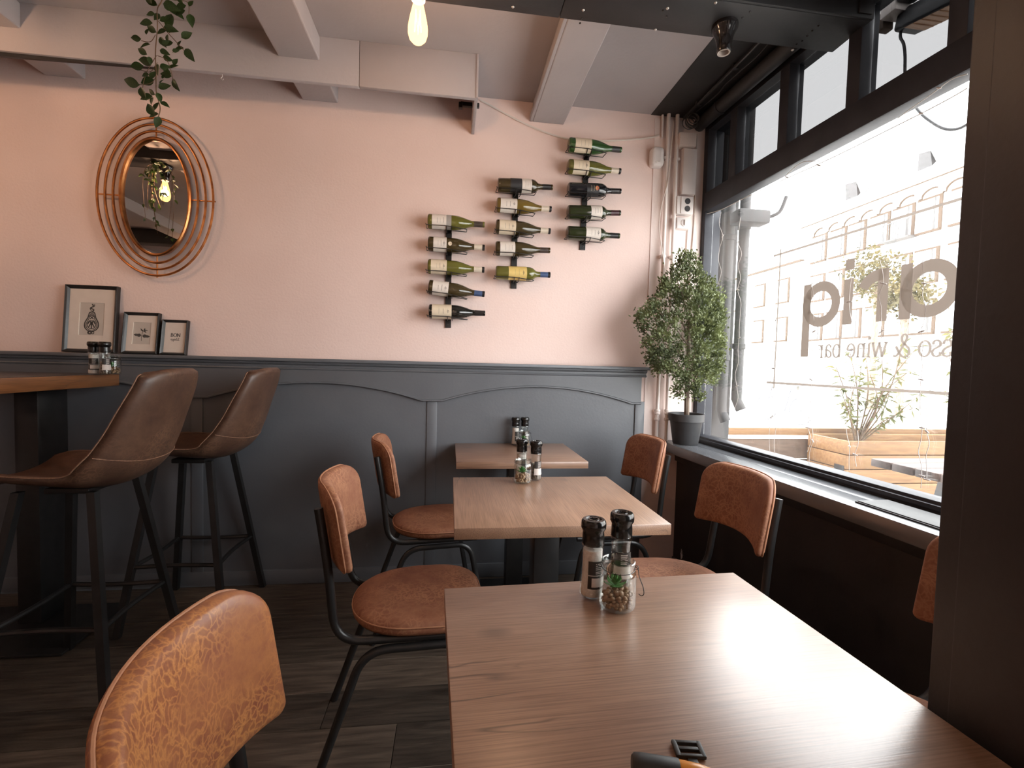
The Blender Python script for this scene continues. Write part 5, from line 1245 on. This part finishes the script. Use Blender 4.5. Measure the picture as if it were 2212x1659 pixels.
MB().tube(smooth_path([hx(1957, 48), hx(1948, 62), hx(1945, 80), hx(1952, 95), hx(1955, 120), hx(1955, 160), hx(1958, 200), hx(1985, 240), hx(2010, 262), hx(2040, 278), hx(2070, 278), hx(2100, 262)], 6), .0055, 8).build('lead', 'heater', t)
b0 = atx(1926, 20, 1.78)
t = thing('heater_bracket', 'pale wall bracket and gearbox beside the outdoor heater', 'bracket', tuple(b0))
MB().box(-.02, .06, -.035, .035, -.025, .30).build('box', 'pipe', t, bevel=.006); MB().box(.0, .05, .036, .07, -.05, .02).build('foot', 'weathered', t, bevel=.004)
MB().box(-.02, .06, -.075, -.037, .0, .10).build('gearbox', 'heater', t, bevel=.006)

# houses across the street ------------------------------------------------
FX = 24.0
def fz(px_, py_): q = atx(px_, py_, FX); return q.y, q.z
ytop = fz(1745, 487); ZCORN = ytop[1]; YL = ytop[0]
b1 = thing('facade_building', 'pale stone house front with corniced roof across the street', 'building', (FX, YL, GZ))
def B1(v): return Vector((FX, 0, 0))+Vector(v)-Vector((FX, YL, GZ))
MB(B1).box(0, 8, -6, YL, GZ, ZCORN-.05).build('wall', 'stone', b1, smooth=False)
MB(B1).box(-.35, 0.1, -6, YL+.2, ZCORN-.16, ZCORN+.10).build('cornice', 'stone', b1, bevel=.03)
MB(B1).box(-.38, -.30, -6, YL+.2, ZCORN-.20, ZCORN-.155).build('gutter', 'brownrev', b1, smooth=False)
cor = MB().prism([(-.30, -.08, -.9), (0, -.08, -.9), (0, -.08, -.2), (-.30, -.08, -.2), (-.32, -.08, -.6)], (0, .16, 0)).mesh('corbel', M['stone'], False)
arc_ = MB().tube([(-.03, .55*math.cos(R(a)), .42*math.sin(R(a))) for a in range(0, 181, 18)], .045, 6).mesh('arch', M['brownrev'])
yy = YL-.6; k = 0
while yy > 14:
    inst('corbel', cor, b1, B1((0, yy, ZCORN)))
    inst('arch', arc_, b1, B1((0, yy-.6, ZCORN-.95)))
    yy -= 1.2
MB(B1).prism([(0.2, -6, ZCORN+.05), (3.4, -6, ZCORN+3.2), (3.4, YL, ZCORN+3.2), (.2, YL, ZCORN+.05)], (0, 0, .12)).build('roof', 'roof', b1, smooth=False)
r1b = fz(1893, 530)[1]; r1t = fz(1893, 466)[1]; r2t = fz(1998, 538)[1]; r2b = r2t-(r1t-r1b); r3t = r2t-(r1t-r2t); r3b = r3t-(r1t-r1b)
wh = r1t-r1b
rev = MB().box(-.04, .05, -.66, -.50, 0, wh).box(-.04, .05, -.52, .60, wh-.10, wh).box(-.12, .05, -.66, .62, -.10, 0).mesh('window', M['brownrev'], False)
gls = MB().box(-.03, .0, -.5, .58, 0, wh-.1).mesh('pane', M['fpane'], False)
mul = MB().box(-.06, -.02, -.34, -.24, 0, wh-.1).mesh('mullion', M['slate'], False)
cols = [fz(p, 500)[0] for p in (1772, 1812, 1852, 1900, 1950, 2005, 2080)]
cols += [cols[-1]-1.75*k for k in range(1, 4)]
for yc in cols:
    for zb in (r1b, r2b, r3b):
        o = inst('window', rev, b1, B1((-.02, yc, zb))); inst('pane', gls, o); inst('mullion', mul, o)
yb_ = fz(1948, 520)[0]
bal = MB().box(-.5, -.46, -.8, .8, .85, .9)
for k in range(12): bal.box(-.49, -.47, -.78+k*.14, -.75+k*.14, 0, .86)
bal.box(-.52, 0, -.82, .82, -.08, 0).build('balcony', 'slate', b1, loc=B1((0, yb_, r1b-.05)), smooth=False)
for (pa, pb_, pc) in (((1826, 398), (1850, 392), (1828, 446)), ((1985, 332), (2010, 325), (1980, 388))):
    a, b, c3 = [atx(*p, FX+1.2) for p in (pa, pb_, pc)]
    d_ = inst('dormer', None, b1, B1((FX+1.2-FX, c3.y, c3.z)))
    o = Vector((FX+1.2, c3.y, c3.z))
    MB().prism([Vector((0, a.y-c3.y, a.z-c3.z)), Vector((0, b.y-c3.y, b.z-c3.z)), Vector((0, b.y-c3.y-.2, -.0)), Vector((0, 0, 0))], (1.5, 0, 0)).build('cheek', 'pier', d_, smooth=False)
    MB().prism([Vector((-.15, b.y-c3.y-.05, b.z-c3.z+.1)), Vector((-.15, b.y-c3.y-.30, b.z-c3.z)), Vector((-.15, b.y-c3.y-1.0, -.1)), Vector((-.15, b.y-c3.y-.75, -.1))], (1.8, 0, 0)).build('tiles', 'slate', d_, smooth=False)
b2 = thing('facade_building', 'lower pale house farther down the street', 'building', (FX, YL+.4, GZ))
z2 = fz(1640, 590)[1]
def B2(v): return Vector(v)-Vector((FX, YL+.4, GZ))
MB(B2).box(FX+.1, FX+8, YL+.4, YL+30, GZ, z2).build('wall', 'stone', b2, smooth=False)
MB(B2).box(FX-.1, FX+.2, YL+.4, YL+30, z2, z2+.12).build('cornice', 'brownrev', b2, smooth=False)
for k in range(8):
    for zz in (z2-2.6, z2-5.4):
        o = inst('window', rev, b2, B2((FX+.08, YL+2.2+k*2.6, zz))); inst('pane', gls, o)
# shop fronts at street level and street tree
t = thing('shop_awning', 'pale grey shop fronts at street level opposite', 'shop front', (FX-.4, 18, GZ))
for k in range(7):
    MB().box(0, .35, -4+k*3.0, -4+k*3.0+2.5, .3, 2.7).build('shop_window', 'fpane', t, smooth=False)
    MB().box(-.1, .3, -4.1+k*3.0, -4+k*3.0+2.6, 2.75, 3.1).build('fascia', 'roof', t, smooth=False)
def street_tree(label, px_, py_, X, rpx, seed):
    c = atx(px_, py_, X); rad_ = rpx/F*c.length; t = thing('street_tree', label, 'tree', (X, c.y, GZ), group='street trees')
    MB().tube([(0, 0, 0), (.05, .02, c.z-GZ-rad_*.6), (0, 0, c.z-GZ)], [.13, .10, .05], 8).build('trunk', 'bark', t)
    rr = random.Random(seed); m = MB()
    for k in range(70):
        d = Vector((rr.gauss(0, 1), rr.gauss(0, 1), rr.gauss(0, .8))).normalized()*rad_*rr.random()**.4; d.y *= 1.0
        for j in range(16):
            p = d+Vector((rr.gauss(0, .18), rr.gauss(0, .18), rr.gauss(0, .15)))+Vector((0, 0, c.z-GZ))
            put_leaf(m, p, Vector((rr.gauss(0, 1), rr.gauss(0, 1), rr.gauss(0, 1))), Vector((rr.gauss(0, 1), rr.gauss(0, 1), 1)), .15, .05)
    f_ = m.build('crown', 'tree_leaf', t, smooth=False); f_['kind'] = 'stuff'
street_tree('yellowing street tree seen between the window letters', 1895, 590, 15, 42, 1)
street_tree('yellowing street tree lower behind the letter a', 1955, 640, 14, 34, 2)
# parked bicycle
q = atz(1690, 912, GZ)
t = thing('bicycle', 'bicycle parked on the street beyond the terrace', 'bicycle', (q.x, q.y, GZ), R(100))
for xx in (-.52, .52):
    wl = MB().loop([(xx+.33*math.cos(a), 0, .35+.33*math.sin(a)) for a in [2*math.pi*k/32 for k in range(32)]], .022, 6).build('wheel', 'bike', t)
    for k in range(8): MB().tube([(xx, 0, .35), (xx+.32*math.cos(k*.785), 0, .35+.32*math.sin(k*.785))], .003, 4).build('spoke', 'bike', wl)
MB().tube([(-.52, 0, .35), (-.20, 0, .85), (.36, 0, .88), (-.05, 0, .30), (-.52, 0, .35)], .018, 6).tube([(-.20, 0, .85), (-.05, 0, .30)], .018, 6).build('frame', 'bike', t)
MB().tube([(.52, 0, .35), (.34, 0, 1.0), (.30, 0, 1.05)], .016, 6).build('fork', 'bike', t)
MB().tube([(.22, -.25, 1.05), (.32, 0, 1.07), (.22, .25, 1.05)], .013, 6).build('handlebar', 'bike', t)
MB().box(-.34, -.10, -.06, .06, .93, .98).build('saddle', 'bike', t, bevel=.015)

# portals that help the renderer find the daylight in the window openings
def portal(s0, s1, z0, z1):
    l = bpy.data.lights.new('window_daylight_portal', 'AREA'); l.shape = 'RECTANGLE'; l.size = s1-s0; l.size_y = z1-z0; l.cycles.is_portal = True
    o = bpy.data.objects.new('window_daylight_portal', l); COL.objects.link(o)
    c = WP(((s0+s1)/2, .12, (z0+z1)/2)); o.location = c
    zax = wn; xax = wt; yax = zax.cross(xax)
    o.matrix_world = Matrix(((xax.x, yax.x, zax.x, c.x), (xax.y, yax.y, zax.y, c.y), (xax.z, yax.z, zax.z, c.z), (0, 0, 0, 1)))
portal(.04, SE, .81, 2.56)
